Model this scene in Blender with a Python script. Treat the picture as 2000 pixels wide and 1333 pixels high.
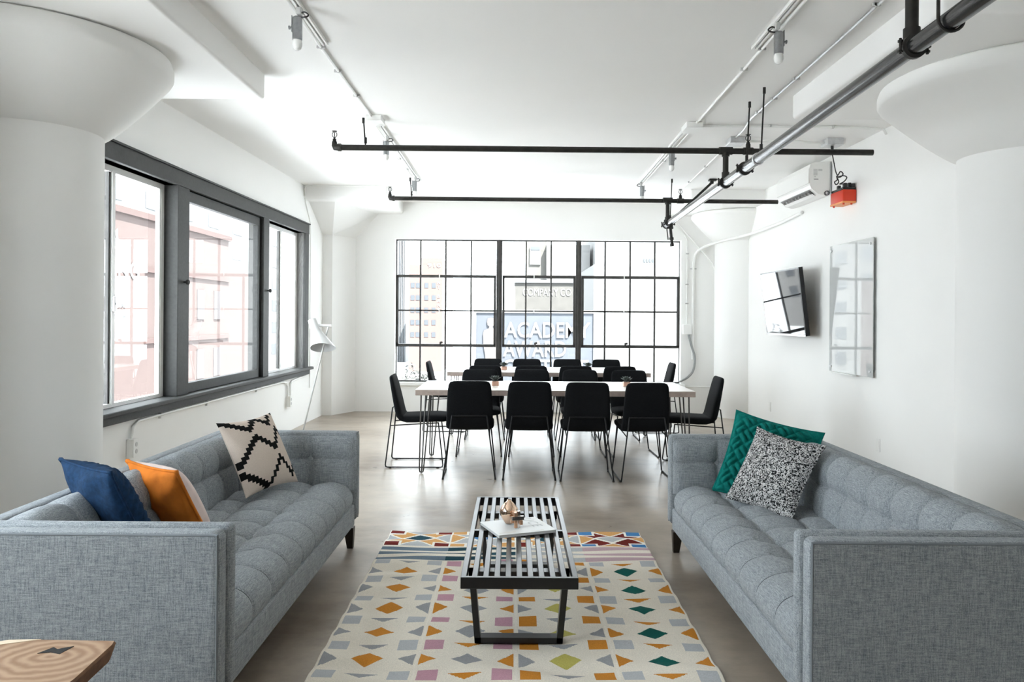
import bpy, bmesh, math, random
import numpy as np
from mathutils import Vector, Matrix

# ------------------------------------------------------------------ clear
for o in list(bpy.data.objects):
    bpy.data.objects.remove(o, do_unlink=True)
scene = bpy.context.scene
C = scene.collection
random.seed(7)
PI = math.pi

# ------------------------------------------------------------------ camera
cd = bpy.data.cameras.new('camera')
cd.sensor_width = 36.0
cd.lens = 27.9
cd.shift_x = -0.002
cd.shift_y = -0.02325
cd.clip_start = 0.05
cd.clip_end = 600
cam = bpy.data.objects.new('camera', cd)
cam.location = (0, 0, 1.4)
cam.rotation_euler = (math.radians(90), math.radians(-0.4), 0)
C.objects.link(cam)
scene.camera = cam

# ------------------------------------------------------------------ world and exposure
world = bpy.data.worlds.new('world')
scene.world = world
world.use_nodes = True
bg = world.node_tree.nodes['Background']
bg.inputs[0].default_value = (0.88, 0.95, 1.0, 1)
bg.inputs[1].default_value = 10.0
# sun from behind and to the right of the viewer: it lights the street and the facades, not the room
sl = bpy.data.lights.new('sun', 'SUN')
sl.energy = 55
sl.angle = math.radians(0.6)
sl.color = (1.0, 0.98, 0.95)
sun = bpy.data.objects.new('sun', sl)
sun.rotation_euler = Vector((-0.35, 0.42, -0.84)).to_track_quat('-Z', 'Y').to_euler()
C.objects.link(sun)
vs = scene.view_settings
vs.view_transform = 'Standard'
vs.look = 'None'
vs.exposure = 0.34
vs.gamma = 1.0
vs.use_curve_mapping = False
cy = scene.cycles
cy.max_bounces = 12
cy.diffuse_bounces = 8
cy.glossy_bounces = 4
cy.transparent_max_bounces = 12
cy.caustics_reflective = False
cy.caustics_refractive = False
cy.use_denoising = True
cy.use_adaptive_sampling = True
cy.adaptive_threshold = 0.02


def portal(name, loc, rot, sx, sy):
    l = bpy.data.lights.new(name, 'AREA')
    l.shape = 'RECTANGLE'
    l.size = sx
    l.size_y = sy
    l.cycles.is_portal = True
    o = bpy.data.objects.new(name, l)
    o.location = loc
    o.rotation_euler = rot
    C.objects.link(o)


# sampling portals in the window openings (they emit nothing themselves)
portal('window_portal', (0.35, 11.98, 1.49), (math.radians(-90), 0, 0), 4.3, 2.2)
portal('window_portal', (-3.05, 7.6, 1.6), (0, math.radians(-90), 0), 1.85, 5.5)
portal('window_portal', (-3.14, 1.7, 1.6), (0, math.radians(-90), 0), 1.85, 3.1)

# ------------------------------------------------------------------ materials
M = {}


def new_mat(name):
    m = bpy.data.materials.new(name)
    m.use_nodes = True
    nt = m.node_tree
    b = nt.nodes['Principled BSDF']
    M[name] = m
    return m, nt, b


def mat(name, col, rough=0.5, metal=0.0, noise=None, bump=None, spec=None, coat=0.0):
    """noise = (scale, amount): value mottling;  bump = (scale, strength)"""
    m, nt, b = new_mat(name)
    b.inputs['Base Color'].default_value = (*col, 1)
    b.inputs['Roughness'].default_value = rough
    b.inputs['Metallic'].default_value = metal
    if spec is not None:
        b.inputs['Specular IOR Level'].default_value = spec
    if coat:
        b.inputs['Coat Weight'].default_value = coat
        b.inputs['Coat Roughness'].default_value = 0.08
    tc = nt.nodes.new('ShaderNodeTexCoord')
    if noise:
        n = nt.nodes.new('ShaderNodeTexNoise')
        n.inputs['Scale'].default_value = noise[0]
        n.inputs['Detail'].default_value = 2
        nt.links.new(tc.outputs['Object'], n.inputs['Vector'])
        r = nt.nodes.new('ShaderNodeValToRGB')
        a = noise[1]
        r.color_ramp.elements[0].position = 0.3
        r.color_ramp.elements[1].position = 0.7
        r.color_ramp.elements[0].color = (*[max(0, c * (1 - a)) for c in col], 1)
        r.color_ramp.elements[1].color = (*[min(1, c * (1 + a)) for c in col], 1)
        nt.links.new(n.outputs['Fac'], r.inputs['Fac'])
        nt.links.new(r.outputs['Color'], b.inputs['Base Color'])
    if bump:
        n = nt.nodes.new('ShaderNodeTexNoise')
        n.inputs['Scale'].default_value = bump[0]
        n.inputs['Detail'].default_value = 4
        nt.links.new(tc.outputs['Object'], n.inputs['Vector'])
        bp = nt.nodes.new('ShaderNodeBump')
        bp.inputs['Strength'].default_value = bump[1]
        bp.inputs['Distance'].default_value = 0.01
        nt.links.new(n.outputs['Fac'], bp.inputs['Height'])
        nt.links.new(bp.outputs['Normal'], b.inputs['Normal'])
    return m


def fabric(name, dark, light, scale=1.0, rough=0.95, sheen=0.2, bump=0.25):
    """woven heather cloth: thread streaks along the three axes"""
    m, nt, b = new_mat(name)
    b.inputs['Roughness'].default_value = rough
    b.inputs['Specular IOR Level'].default_value = 0.15
    b.inputs['Sheen Weight'].default_value = sheen
    tc = nt.nodes.new('ShaderNodeTexCoord')
    outs = []
    for v in ((22, 330, 330), (330, 22, 330), (330, 330, 22)):
        mp = nt.nodes.new('ShaderNodeMapping')
        mp.inputs['Scale'].default_value = [k * scale for k in v]
        nt.links.new(tc.outputs['Object'], mp.inputs['Vector'])
        n = nt.nodes.new('ShaderNodeTexNoise')
        n.inputs['Scale'].default_value = 1.0
        n.inputs['Detail'].default_value = 2
        nt.links.new(mp.outputs['Vector'], n.inputs['Vector'])
        outs.append(n.outputs['Fac'])
    a1 = nt.nodes.new('ShaderNodeMath'); a1.operation = 'ADD'
    a2 = nt.nodes.new('ShaderNodeMath'); a2.operation = 'ADD'
    nt.links.new(outs[0], a1.inputs[0]); nt.links.new(outs[1], a1.inputs[1])
    nt.links.new(a1.outputs[0], a2.inputs[0]); nt.links.new(outs[2], a2.inputs[1])
    mr = nt.nodes.new('ShaderNodeMapRange')
    mr.inputs['From Min'].default_value = 1.15
    mr.inputs['From Max'].default_value = 1.85
    nt.links.new(a2.outputs[0], mr.inputs['Value'])
    mx = nt.nodes.new('ShaderNodeMix'); mx.data_type = 'RGBA'
    mx.inputs['A'].default_value = (*dark, 1)
    mx.inputs['B'].default_value = (*light, 1)
    nt.links.new(mr.outputs['Result'], mx.inputs['Factor'])
    nt.links.new(mx.outputs['Result'], b.inputs['Base Color'])
    bp = nt.nodes.new('ShaderNodeBump')
    bp.inputs['Strength'].default_value = bump
    bp.inputs['Distance'].default_value = 0.002
    nt.links.new(mr.outputs['Result'], bp.inputs['Height'])
    nt.links.new(bp.outputs['Normal'], b.inputs['Normal'])
    return m


def attr_cloth(name, rough=0.95, nscale=260.0, amount=0.16):
    """cloth coloured by a woven pattern stored on the mesh, with thread noise"""
    m, nt, b = new_mat(name)
    b.inputs['Roughness'].default_value = rough
    b.inputs['Specular IOR Level'].default_value = 0.1
    at = nt.nodes.new('ShaderNodeAttribute')
    at.attribute_name = 'weave'
    tc = nt.nodes.new('ShaderNodeTexCoord')
    n = nt.nodes.new('ShaderNodeTexNoise')
    n.inputs['Scale'].default_value = nscale
    n.inputs['Detail'].default_value = 3
    nt.links.new(tc.outputs['Object'], n.inputs['Vector'])
    mr = nt.nodes.new('ShaderNodeMapRange')
    mr.inputs['From Min'].default_value = 0.3
    mr.inputs['From Max'].default_value = 0.7
    mr.inputs['To Min'].default_value = 1 - amount
    mr.inputs['To Max'].default_value = 1 + amount
    nt.links.new(n.outputs['Fac'], mr.inputs['Value'])
    vm = nt.nodes.new('ShaderNodeVectorMath'); vm.operation = 'SCALE'
    nt.links.new(at.outputs['Color'], vm.inputs[0])
    nt.links.new(mr.outputs['Result'], vm.inputs['Scale'])
    nt.links.new(vm.outputs['Vector'], b.inputs['Base Color'])
    bp = nt.nodes.new('ShaderNodeBump')
    bp.inputs['Strength'].default_value = 0.3
    bp.inputs['Distance'].default_value = 0.003
    nt.links.new(n.outputs['Fac'], bp.inputs['Height'])
    nt.links.new(bp.outputs['Normal'], b.inputs['Normal'])
    return m


mat('plaster', (0.87, 0.867, 0.85), 0.85, noise=(1.3, 0.012), spec=0.0)
mat('ceiling_paint', (0.87, 0.865, 0.85), 0.85, noise=(0.9, 0.015), spec=0.0)
mat('white_metal', (0.84, 0.84, 0.82), 0.4)
mat('white_plastic', (0.83, 0.83, 0.81), 0.35)
mat('frame_grey', (0.042, 0.043, 0.042), 0.55, spec=0.25, noise=(40, 0.12), bump=(60, 0.1))
mat('gap_black', (0.02, 0.02, 0.02), 0.7)
mat('steel_sash', (0.045, 0.043, 0.04), 0.5, noise=(8, 0.3))
mat('aluminium', (0.6, 0.6, 0.6), 0.35, 1.0)
mat('brushed_metal', (0.34, 0.35, 0.36), 0.32, 1.0, noise=(60, 0.1))
mat('frosted_bulb', (0.88, 0.88, 0.86), 0.25)
mat('pipe_black', (0.017, 0.016, 0.014), 0.42, noise=(25, 0.4), spec=0.3)
mat('pipe_shiny', (0.016, 0.016, 0.017), 0.22, noise=(12, 0.3), spec=0.5, coat=0.2)
mat('galvanised', (0.62, 0.63, 0.64), 0.35, 0.6, noise=(30, 0.1))
mat('conduit_grey', (0.3, 0.31, 0.31), 0.5)
mat('black_rubber', (0.012, 0.012, 0.012), 0.5)
mat('chair_wire', (0.012, 0.012, 0.013), 0.45, spec=0.3)
mat('hairpin_steel', (0.09, 0.085, 0.08), 0.4, 0.5)
fabric('chair_black', (0.003, 0.0033, 0.0038), (0.010, 0.011, 0.013), 1.6, sheen=0.02)
fabric('sofa_grey', (0.158, 0.179, 0.200), (0.40, 0.425, 0.442), 1.0, sheen=0.05)
mat('sofa_seam', (0.045, 0.05, 0.056), 0.9)
mat('sofa_piping', (0.19, 0.21, 0.23), 0.9)
mat('dark_wood', (0.024, 0.016, 0.011), 0.4, noise=(20, 0.3))
mat('walnut', (0.11, 0.065, 0.035), 0.45, noise=(18, 0.3))
mat('bench_black', (0.006, 0.0065, 0.007), 0.3, noise=(30, 0.2), spec=0.5)
mat('table_white', (0.80, 0.76, 0.72), 0.3, noise=(3, 0.02))
mat('table_edge', (0.42, 0.34, 0.30), 0.6, noise=(25, 0.12))
mat('copper_pot', (0.62, 0.37, 0.28), 0.35, 0.4, noise=(30, 0.1))
mat('succulent', (0.030, 0.042, 0.036), 0.5, noise=(40, 0.3))
mat('soil', (0.03, 0.022, 0.016), 0.9)
mat('rose_gold', (0.86, 0.62, 0.46), 0.08, 1.0)
mat('dark_hole', (0.02, 0.015, 0.012), 0.6)
mat('copper_brushed', (0.72, 0.43, 0.27), 0.3, 0.75, noise=(40, 0.1))
mat('steel_bright', (0.75, 0.70, 0.66), 0.2, 1.0)
mat('paper', (0.82, 0.83, 0.83), 0.45)
mat('paper_print', (0.62, 0.52, 0.36), 0.5)
mat('paper_grey', (0.45, 0.46, 0.47), 0.5)
mat('wood_end', (0.55, 0.36, 0.22), 0.35)
mat('bark_edge', (0.16, 0.075, 0.035), 0.7, noise=(20, 0.4))
mat('sapwood', (0.70, 0.58, 0.44), 0.45)
mat('ebony_key', (0.012, 0.014, 0.016), 0.4)
mat('navy_cloth', (0.009, 0.032, 0.078), 0.9, noise=(50, 0.25), bump=(220, 0.2), spec=0.15)
mat('orange_cloth', (0.56, 0.165, 0.022), 0.85, noise=(18, 0.12), bump=(160, 0.1), spec=0.15)
mat('pink_cloth', (0.72, 0.60, 0.56), 0.9, noise=(18, 0.08), spec=0.15)
mat('teal_felt', (0.005, 0.165, 0.14), 0.95, noise=(60, 0.2), bump=(300, 0.2), spec=0.1)
attr_cloth('kilim_cloth', amount=0.13)
attr_cloth('zigzag_cloth', nscale=420, amount=0.1)
mat('ac_white', (0.82, 0.82, 0.80), 0.35)
mat('ac_dark', (0.04, 0.035, 0.03), 0.5)
mat('print_grey', (0.25, 0.25, 0.25), 0.6)
mat('red_plastic', (0.62, 0.035, 0.008), 0.4)
mat('orange_trim', (0.85, 0.32, 0.10), 0.45)
mat('tv_black', (0.008, 0.008, 0.009), 0.25)
mat('lamp_white', (0.52, 0.52, 0.51), 0.3)
mat('lamp_inside', (0.55, 0.56, 0.57), 0.5)
mat('glass_board', (0.56, 0.575, 0.57), 0.02, spec=1.0)
mat('pipe_clip', (0.55, 0.55, 0.54), 0.45)
# exterior
mat('ext_red', (0.04, 0.0255, 0.0225), 0.9, noise=(0.6, 0.06))
mat('ext_red2', (0.034, 0.018, 0.0155), 0.9, noise=(0.4, 0.06))
mat('ext_white', (0.1092, 0.1092, 0.1075), 0.9, noise=(0.3, 0.04))
mat('ext_cream', (0.0554, 0.0538, 0.0487), 0.9, noise=(0.5, 0.08))
mat('ext_brick', (0.043, 0.0415, 0.038), 0.9, noise=(1.5, 0.12))
mat('ext_blue', (0.0714, 0.0773, 0.084), 0.9)
mat('ext_coral', (0.074, 0.051, 0.0455), 0.9)
mat('ext_pane', (0.038, 0.033, 0.033), 0.5)
mat('ext_window', (0.0336, 0.0386, 0.0445), 0.35)
mat('ext_sign', (0.028, 0.0325, 0.04), 0.8, noise=(0.8, 0.1))
mat('ext_letter', (0.1176, 0.1176, 0.1159), 0.8)
mat('ext_gold', (0.0571, 0.0504, 0.0462), 0.8)
mat('ext_ground', (0.28, 0.295, 0.31), 0.9, noise=(0.2, 0.1))
mat('ext_bounce_ground', (0.50, 0.51, 0.52), 0.9, noise=(0.2, 0.1))  # lightened copy of the street ground, bounces more daylight indoors
mat('leaf_pale', (0.0378, 0.0395, 0.0361), 0.8, noise=(2, 0.3))
mat('bark_pale', (0.0336, 0.0311, 0.0286), 0.9)


def make_special():
    # glass: clear, with a fresnel mirror on top
    m, nt, b = new_mat('window_glass')
    nt.nodes.remove(b)
    out = nt.nodes['Material Output']
    tr = nt.nodes.new('ShaderNodeBsdfTransparent')
    tr.inputs[0].default_value = (0.96, 0.97, 0.97, 1)
    gl = nt.nodes.new('ShaderNodeBsdfGlossy')
    gl.inputs['Roughness'].default_value = 0.01
    fr = nt.nodes.new('ShaderNodeFresnel')
    fr.inputs['IOR'].default_value = 1.45
    mx = nt.nodes.new('ShaderNodeMixShader')
    ge = nt.nodes.new('ShaderNodeNewGeometry')
    iv = nt.nodes.new('ShaderNodeMath'); iv.operation = 'SUBTRACT'
    iv.inputs[0].default_value = 1.0
    nt.links.new(ge.outputs['Backfacing'], iv.inputs[1])
    mu = nt.nodes.new('ShaderNodeMath'); mu.operation = 'MULTIPLY'
    nt.links.new(fr.outputs[0], mu.inputs[0])
    nt.links.new(iv.outputs[0], mu.inputs[1])
    nt.links.new(mu.outputs[0], mx.inputs[0])
    nt.links.new(tr.outputs[0], mx.inputs[1])
    nt.links.new(gl.outputs[0], mx.inputs[2])
    nt.links.new(mx.outputs[0], out.inputs[0])
    # TV screen: near-black mirror
    m, nt, b = new_mat('tv_screen')
    b.inputs['Base Color'].default_value = (0.012, 0.013, 0.015, 1)
    b.inputs['Roughness'].default_value = 0.03
    b.inputs['Specular IOR Level'].default_value = 0.5
    b.inputs['IOR'].default_value = 1.5
    # polished concrete floor
    m, nt, b = new_mat('concrete')
    tc = nt.nodes.new('ShaderNodeTexCoord')
    mp = nt.nodes.new('ShaderNodeMapping')
    mp.inputs['Scale'].default_value = (0.8, 1.15, 1)
    nt.links.new(tc.outputs['Object'], mp.inputs['Vector'])
    n1 = nt.nodes.new('ShaderNodeTexNoise'); n1.inputs['Scale'].default_value = 1.1
    n1.inputs['Detail'].default_value = 9; n1.inputs['Roughness'].default_value = 0.62
    n2 = nt.nodes.new('ShaderNodeTexNoise'); n2.inputs['Scale'].default_value = 7
    n2.inputs['Detail'].default_value = 8; n2.inputs['Roughness'].default_value = 0.7
    nt.links.new(mp.outputs['Vector'], n1.inputs['Vector'])
    nt.links.new(mp.outputs['Vector'], n2.inputs['Vector'])
    r1 = nt.nodes.new('ShaderNodeValToRGB')
    e = r1.color_ramp.elements
    e[0].position = 0.32; e[0].color = (0.165, 0.122, 0.086, 1)
    e[1].position = 0.70; e[1].color = (0.455, 0.395, 0.325, 1)
    x = e.new(0.5); x.color = (0.34, 0.288, 0.232, 1)
    nt.links.new(n1.outputs['Fac'], r1.inputs['Fac'])
    mr = nt.nodes.new('ShaderNodeMapRange')
    mr.inputs['From Min'].default_value = 0.3; mr.inputs['From Max'].default_value = 0.7
    mr.inputs['To Min'].default_value = 0.80; mr.inputs['To Max'].default_value = 1.12
    nt.links.new(n2.outputs['Fac'], mr.inputs['Value'])
    vm = nt.nodes.new('ShaderNodeVectorMath'); vm.operation = 'SCALE'
    nt.links.new(r1.outputs['Color'], vm.inputs[0])
    nt.links.new(mr.outputs['Result'], vm.inputs['Scale'])
    nt.links.new(vm.outputs['Vector'], b.inputs['Base Color'])
    rr = nt.nodes.new('ShaderNodeMapRange')
    rr.inputs['From Min'].default_value = 0.3; rr.inputs['From Max'].default_value = 0.7
    rr.inputs['To Min'].default_value = 0.27; rr.inputs['To Max'].default_value = 0.36
    nt.links.new(n2.outputs['Fac'], rr.inputs['Value'])
    nt.links.new(rr.outputs['Result'], b.inputs['Roughness'])
    b.inputs['Specular IOR Level'].default_value = 0.6
    # black and white tweed
    m, nt, b = new_mat('tweed')
    tc = nt.nodes.new('ShaderNodeTexCoord')
    n1 = nt.nodes.new('ShaderNodeTexNoise'); n1.inputs['Scale'].default_value = 72
    n1.inputs['Detail'].default_value = 2.5; n1.inputs['Distortion'].default_value = 2.2
    nt.links.new(tc.outputs['Object'], n1.inputs['Vector'])
    r1 = nt.nodes.new('ShaderNodeValToRGB')
    e = r1.color_ramp.elements
    e[0].position = 0.475; e[0].color = (0.008, 0.008, 0.009, 1)
    e[1].position = 0.535; e[1].color = (0.58, 0.58, 0.58, 1)
    nt.links.new(n1.outputs['Fac'], r1.inputs['Fac'])
    nt.links.new(r1.outputs['Color'], b.inputs['Base Color'])
    b.inputs['Roughness'].default_value = 0.95
    b.inputs['Specular IOR Level'].default_value = 0.1
    bp = nt.nodes.new('ShaderNodeBump'); bp.inputs['Strength'].default_value = 0.4
    bp.inputs['Distance'].default_value = 0.004
    nt.links.new(n1.outputs['Fac'], bp.inputs['Height'])
    nt.links.new(bp.outputs['Normal'], b.inputs['Normal'])
    # end-grain slab with growth rings about a pith
    m, nt, b = new_mat('end_grain')
    tc = nt.nodes.new('ShaderNodeTexCoord')
    mp = nt.nodes.new('ShaderNodeMapping')
    mp.inputs['Location'].default_value = (-0.105, -0.172, 0)
    mp.inputs['Scale'].default_value = (0.9, 1.15, 0)
    nt.links.new(tc.outputs['Object'], mp.inputs['Vector'])
    w = nt.nodes.new('ShaderNodeTexWave'); w.wave_type = 'RINGS'; w.rings_direction = 'SPHERICAL'
    w.inputs['Scale'].default_value = 9; w.inputs['Distortion'].default_value = 5
    w.inputs['Detail'].default_value = 4; w.inputs['Detail Scale'].default_value = 1.2
    nt.links.new(mp.outputs['Vector'], w.inputs['Vector'])
    r1 = nt.nodes.new('ShaderNodeValToRGB')
    e = r1.color_ramp.elements
    e[0].color = (0.29, 0.17, 0.10, 1); e[1].color = (0.44, 0.30, 0.20, 1)
    nt.links.new(w.outputs['Fac'], r1.inputs['Fac'])
    nt.links.new(r1.outputs['Color'], b.inputs['Base Color'])
    b.inputs['Roughness'].default_value = 0.35


make_special()

# ------------------------------------------------------------------ mesh builder


class MB:
    def __init__(self):
        self.v = []
        self.f = []

    def add(self, vs, fs):
        o = len(self.v)
        self.v.extend([tuple(p) for p in vs])
        self.f.extend([tuple(i + o for i in f) for f in fs])
        return self

    def box(self, x0, x1, y0, y1, z0, z1):
        v = [(x0, y0, z0), (x1, y0, z0), (x1, y1, z0), (x0, y1, z0),
             (x0, y0, z1), (x1, y0, z1), (x1, y1, z1), (x0, y1, z1)]
        f = [(0, 3, 2, 1), (4, 5, 6, 7), (0, 1, 5, 4), (1, 2, 6, 5), (2, 3, 7, 6), (3, 0, 4, 7)]
        return self.add(v, f)

    def rbox(self, x0, x1, y0, y1, z0, z1, r=0.005, seg=2):
        bm = bmesh.new()
        bmesh.ops.create_cube(bm, size=1.0)
        for p in bm.verts:
            p.co = ((x0 + x1) / 2 + p.co.x * (x1 - x0), (y0 + y1) / 2 + p.co.y * (y1 - y0), (z0 + z1) / 2 + p.co.z * (z1 - z0))
        bmesh.ops.bevel(bm, geom=list(bm.edges), offset=r, segments=seg, affect='EDGES', profile=0.5)
        bm.verts.index_update()
        self.add([p.co[:] for p in bm.verts], [[q.index for q in f.verts] for f in bm.faces])
        bm.free()
        return self

    def tube(self, pts, r, n=8, cap=True, smooth_path=0):
        """swept circle through points; r a number or list"""
        pts = [Vector(p) for p in pts]
        if smooth_path:
            pts = catmull(pts, smooth_path)
        rs = r if isinstance(r, (list, tuple)) else [r] * len(pts)
        if len(rs) != len(pts):
            rs = [rs[0]] * len(pts)
        vs, fs = [], []
        t0 = (pts[1] - pts[0]).normalized()
        ref = Vector((0, 0, 1)) if abs(t0.z) < 0.9 else Vector((1, 0, 0))
        nrm = t0.cross(ref).normalized()
        prev = t0
        for i, p in enumerate(pts):
            if i == 0:
                t = t0
            elif i == len(pts) - 1:
                t = (pts[i] - pts[i - 1]).normalized()
            else:
                t = ((pts[i + 1] - p).normalized() + (p - pts[i - 1]).normalized())
                t = t.normalized() if t.length > 1e-6 else prev
            nrm = (nrm - t * nrm.dot(t))
            nrm = nrm.normalized() if nrm.length > 1e-6 else t.orthogonal().normalized()
            bi = t.cross(nrm)
            k = 1.0
            if 0 < i < len(pts) - 1:
                c = max(0.5, (pts[i + 1] - p).normalized().dot(t))
                k = 1.0 / c
            for j in range(n):
                a = 2 * PI * j / n
                vs.append(p + (nrm * math.cos(a) + bi * math.sin(a)) * rs[i] * (k if i not in (0, len(pts) - 1) else 1.0))
            prev = t
        for i in range(len(pts) - 1):
            for j in range(n):
                a, b = i * n + j, i * n + (j + 1) % n
                fs.append((a, b, b + n, a + n))
        if cap:
            fs.append(tuple(range(n - 1, -1, -1)))
            o = (len(pts) - 1) * n
            fs.append(tuple(o + j for j in range(n)))
        return self.add(vs, fs)

    def cyl(self, p0, p1, r, n=16, r1=None):
        return self.tube([p0, p1], [r, r if r1 is None else r1], n)

    def lathe(self, prof, c=(0, 0, 0), n=32, axis='z', cap=True):
        """prof: list of (radius, height)"""
        vs, fs = [], []
        for (r, h) in prof:
            for j in range(n):
                a = 2 * PI * j / n
                p = (r * math.cos(a), r * math.sin(a), h)
                if axis == 'x':
                    p = (h, r * math.cos(a), r * math.sin(a))
                elif axis == 'y':
                    p = (r * math.sin(a), h, r * math.cos(a))
                vs.append((p[0] + c[0], p[1] + c[1], p[2] + c[2]))
        for i in range(len(prof) - 1):
            for j in range(n):
                a, b = i * n + j, i * n + (j + 1) % n
                fs.append((a, b, b + n, a + n))
        if cap:
            fs.append(tuple(range(n - 1, -1, -1)))
            o = (len(prof) - 1) * n
            fs.append(tuple(o + j for j in range(n)))
        return self.add(vs, fs)

    def prism(self, poly, z0, z1, axis='z'):
        """extrude a polygon; axis z: poly (x,y); axis y: poly (x,z); axis x: poly (y,z)"""
        n = len(poly)

        def P(p, h):
            if axis == 'z':
                return (p[0], p[1], h)
            if axis == 'y':
                return (p[0], h, p[1])
            return (h, p[0], p[1])
        vs = [P(p, z0) for p in poly] + [P(p, z1) for p in poly]
        fs = [tuple(range(n - 1, -1, -1)), tuple(range(n, 2 * n))]
        for i in range(n):
            j = (i + 1) % n
            fs.append((i, j, n + j, n + i))
        return self.add(vs, fs)

    def grid(self, fn, nu, nv):
        o = [[fn(i / nu, j / nv) for j in range(nv + 1)] for i in range(nu + 1)]
        vs = [p for row in o for p in row]
        fs = []
        for i in range(nu):
            for j in range(nv):
                a = i * (nv + 1) + j
                fs.append((a, a + nv + 1, a + nv + 2, a + 1))
        return self.add(vs, fs)

    def loft(self, st, n=20, ex=3.5):
        """st: list of (centre, side, normal, a, b) superellipse sections"""
        vs, fs = [], []
        for (c, s, nn, a, b) in st:
            c, s, nn = Vector(c), Vector(s), Vector(nn)
            for j in range(n):
                t = 2 * PI * j / n
                ct, sn = math.cos(t), math.sin(t)
                u = math.copysign(abs(ct) ** (2 / ex), ct)
                w = math.copysign(abs(sn) ** (2 / ex), sn)
                vs.append(c + s * (a * u) + nn * (b * w))
        for i in range(len(st) - 1):
            for j in range(n):
                a, b = i * n + j, i * n + (j + 1) % n
                fs.append((a, b, b + n, a + n))
        fs.append(tuple(range(n - 1, -1, -1)))
        o = (len(st) - 1) * n
        fs.append(tuple(o + j for j in range(n)))
        return self.add(vs, fs)

    def mesh(self, name, m, smooth=False, inv=None):
        vs = self.v
        if inv is not None:
            vs = [inv @ Vector(p) for p in vs]
        me = bpy.data.meshes.new(name)
        me.from_pydata([tuple(p) for p in vs], [], self.f)
        me.materials.append(M[m] if isinstance(m, str) else m)
        bm = bmesh.new()
        bm.from_mesh(me)
        bmesh.ops.recalc_face_normals(bm, faces=list(bm.faces))
        bm.to_mesh(me)
        bm.free()
        if smooth:
            me.polygons.foreach_set('use_smooth', [True] * len(me.polygons))
            if smooth != 'all':
                try:
                    me.set_sharp_from_angle(angle=math.radians(38))
                except Exception:
                    pass
        me.update()
        return me

    def build(self, name, m, parent=None, smooth=False, world=False):
        """parent given: child part.  world=True: the points are world points"""
        inv = None
        if parent is not None and world:
            inv = root_matrix(parent).inverted()
        loc = None
        if parent is None:
            xs = [p[0] for p in self.v]; ys = [p[1] for p in self.v]; zs = [p[2] for p in self.v]
            loc = Vector(((min(xs) + max(xs)) / 2, (min(ys) + max(ys)) / 2, min(zs)))
            inv = Matrix.Translation(-loc)
        me = self.mesh(name, m, smooth, inv)
        o = bpy.data.objects.new(name, me)
        C.objects.link(o)
        if parent is not None:
            o.parent = parent
        else:
            o.location = loc
        return o


def root_matrix(o):
    m = Matrix.Translation(o.location) @ o.rotation_euler.to_matrix().to_4x4()
    p = o.parent
    while p is not None:
        m = Matrix.Translation(p.location) @ p.rotation_euler.to_matrix().to_4x4() @ m
        p = p.parent
    return m


def catmull(pts, k):
    out = []
    n = len(pts)
    for i in range(n - 1):
        p0 = pts[max(i - 1, 0)]; p1 = pts[i]; p2 = pts[i + 1]; p3 = pts[min(i + 2, n - 1)]
        for j in range(k):
            t = j / k
            out.append(0.5 * ((2 * p1) + (p2 - p0) * t + (2 * p0 - 5 * p1 + 4 * p2 - p3) * t * t + (3 * p1 - p0 - 3 * p2 + p3) * t ** 3))
    out.append(pts[-1])
    return out


def tag(o, label=None, cat=None, group=None, kind=None):
    if label:
        o['label'] = label
    if cat:
        o['category'] = cat
    if group:
        o['group'] = group
    if kind:
        o['kind'] = kind
    return o


def thing(name, label, cat, loc=(0, 0, 0), rz=0.0, group=None, kind=None):
    o = bpy.data.objects.new(name, None)
    o.empty_display_size = 0.1
    o.location = loc
    o.rotation_euler = (0, 0, rz)
    C.objects.link(o)
    return tag(o, label, cat, group, kind)


def copy_tree(o, parent=None):
    c = o.copy()
    C.objects.link(c)
    c.parent = parent
    for ch in list(o.children):
        copy_tree(ch, c)
    return c


def text_mesh(body, size, depth=0.004, m='ext_letter', bold=0.0):
    cu = bpy.data.curves.new('lettering', 'FONT')
    cu.body = body
    cu.size = size
    cu.extrude = depth
    cu.offset = bold
    cu.resolution_u = 3
    cu.align_x = 'LEFT'
    o = bpy.data.objects.new('lettering', cu)
    C.objects.link(o)
    bpy.context.view_layer.update()
    dg = bpy.context.evaluated_depsgraph_get()
    me = bpy.data.meshes.new_from_object(o.evaluated_get(dg))
    bpy.data.objects.remove(o, do_unlink=True)
    me.materials.clear()
    me.materials.append(M[m])
    return me


def lettering(name, body, width, height, origin, right, up, parent, m='ext_letter', depth=0.03, bold=0.0):
    """flat letters fitted to width x height, lower-left corner at origin (world)"""
    me = text_mesh(body, 1.0, 0.0, m, bold)
    xs = [v.co.x for v in me.vertices]; ys = [v.co.y for v in me.vertices]
    x0, x1, y0, y1 = min(xs), max(xs), min(ys), max(ys)
    r, u = Vector(right).normalized(), Vector(up).normalized()
    nrm = r.cross(u)
    inv = root_matrix(parent).inverted()
    for v in me.vertices:
        p = Vector(origin) + r * ((v.co.x - x0) / (x1 - x0) * width) + u * ((v.co.y - y0) / (y1 - y0) * height) + nrm * depth
        v.co = inv @ p
    me.update()
    o = bpy.data.objects.new(name, me)
    C.objects.link(o)
    o.parent = parent
    return o

# ================================================================== STRUCTURE
CEIL = 3.08
DROP = 2.906            # underside of the drop panels
YB = 11.67              # inner face of the back wall
XR = 3.25               # inner face of the right wall
YN = -4.0               # wall behind the camera


def struct(o, label=None):
    o['kind'] = 'structure'
    if label:
        o['label'] = label
    return o


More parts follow.
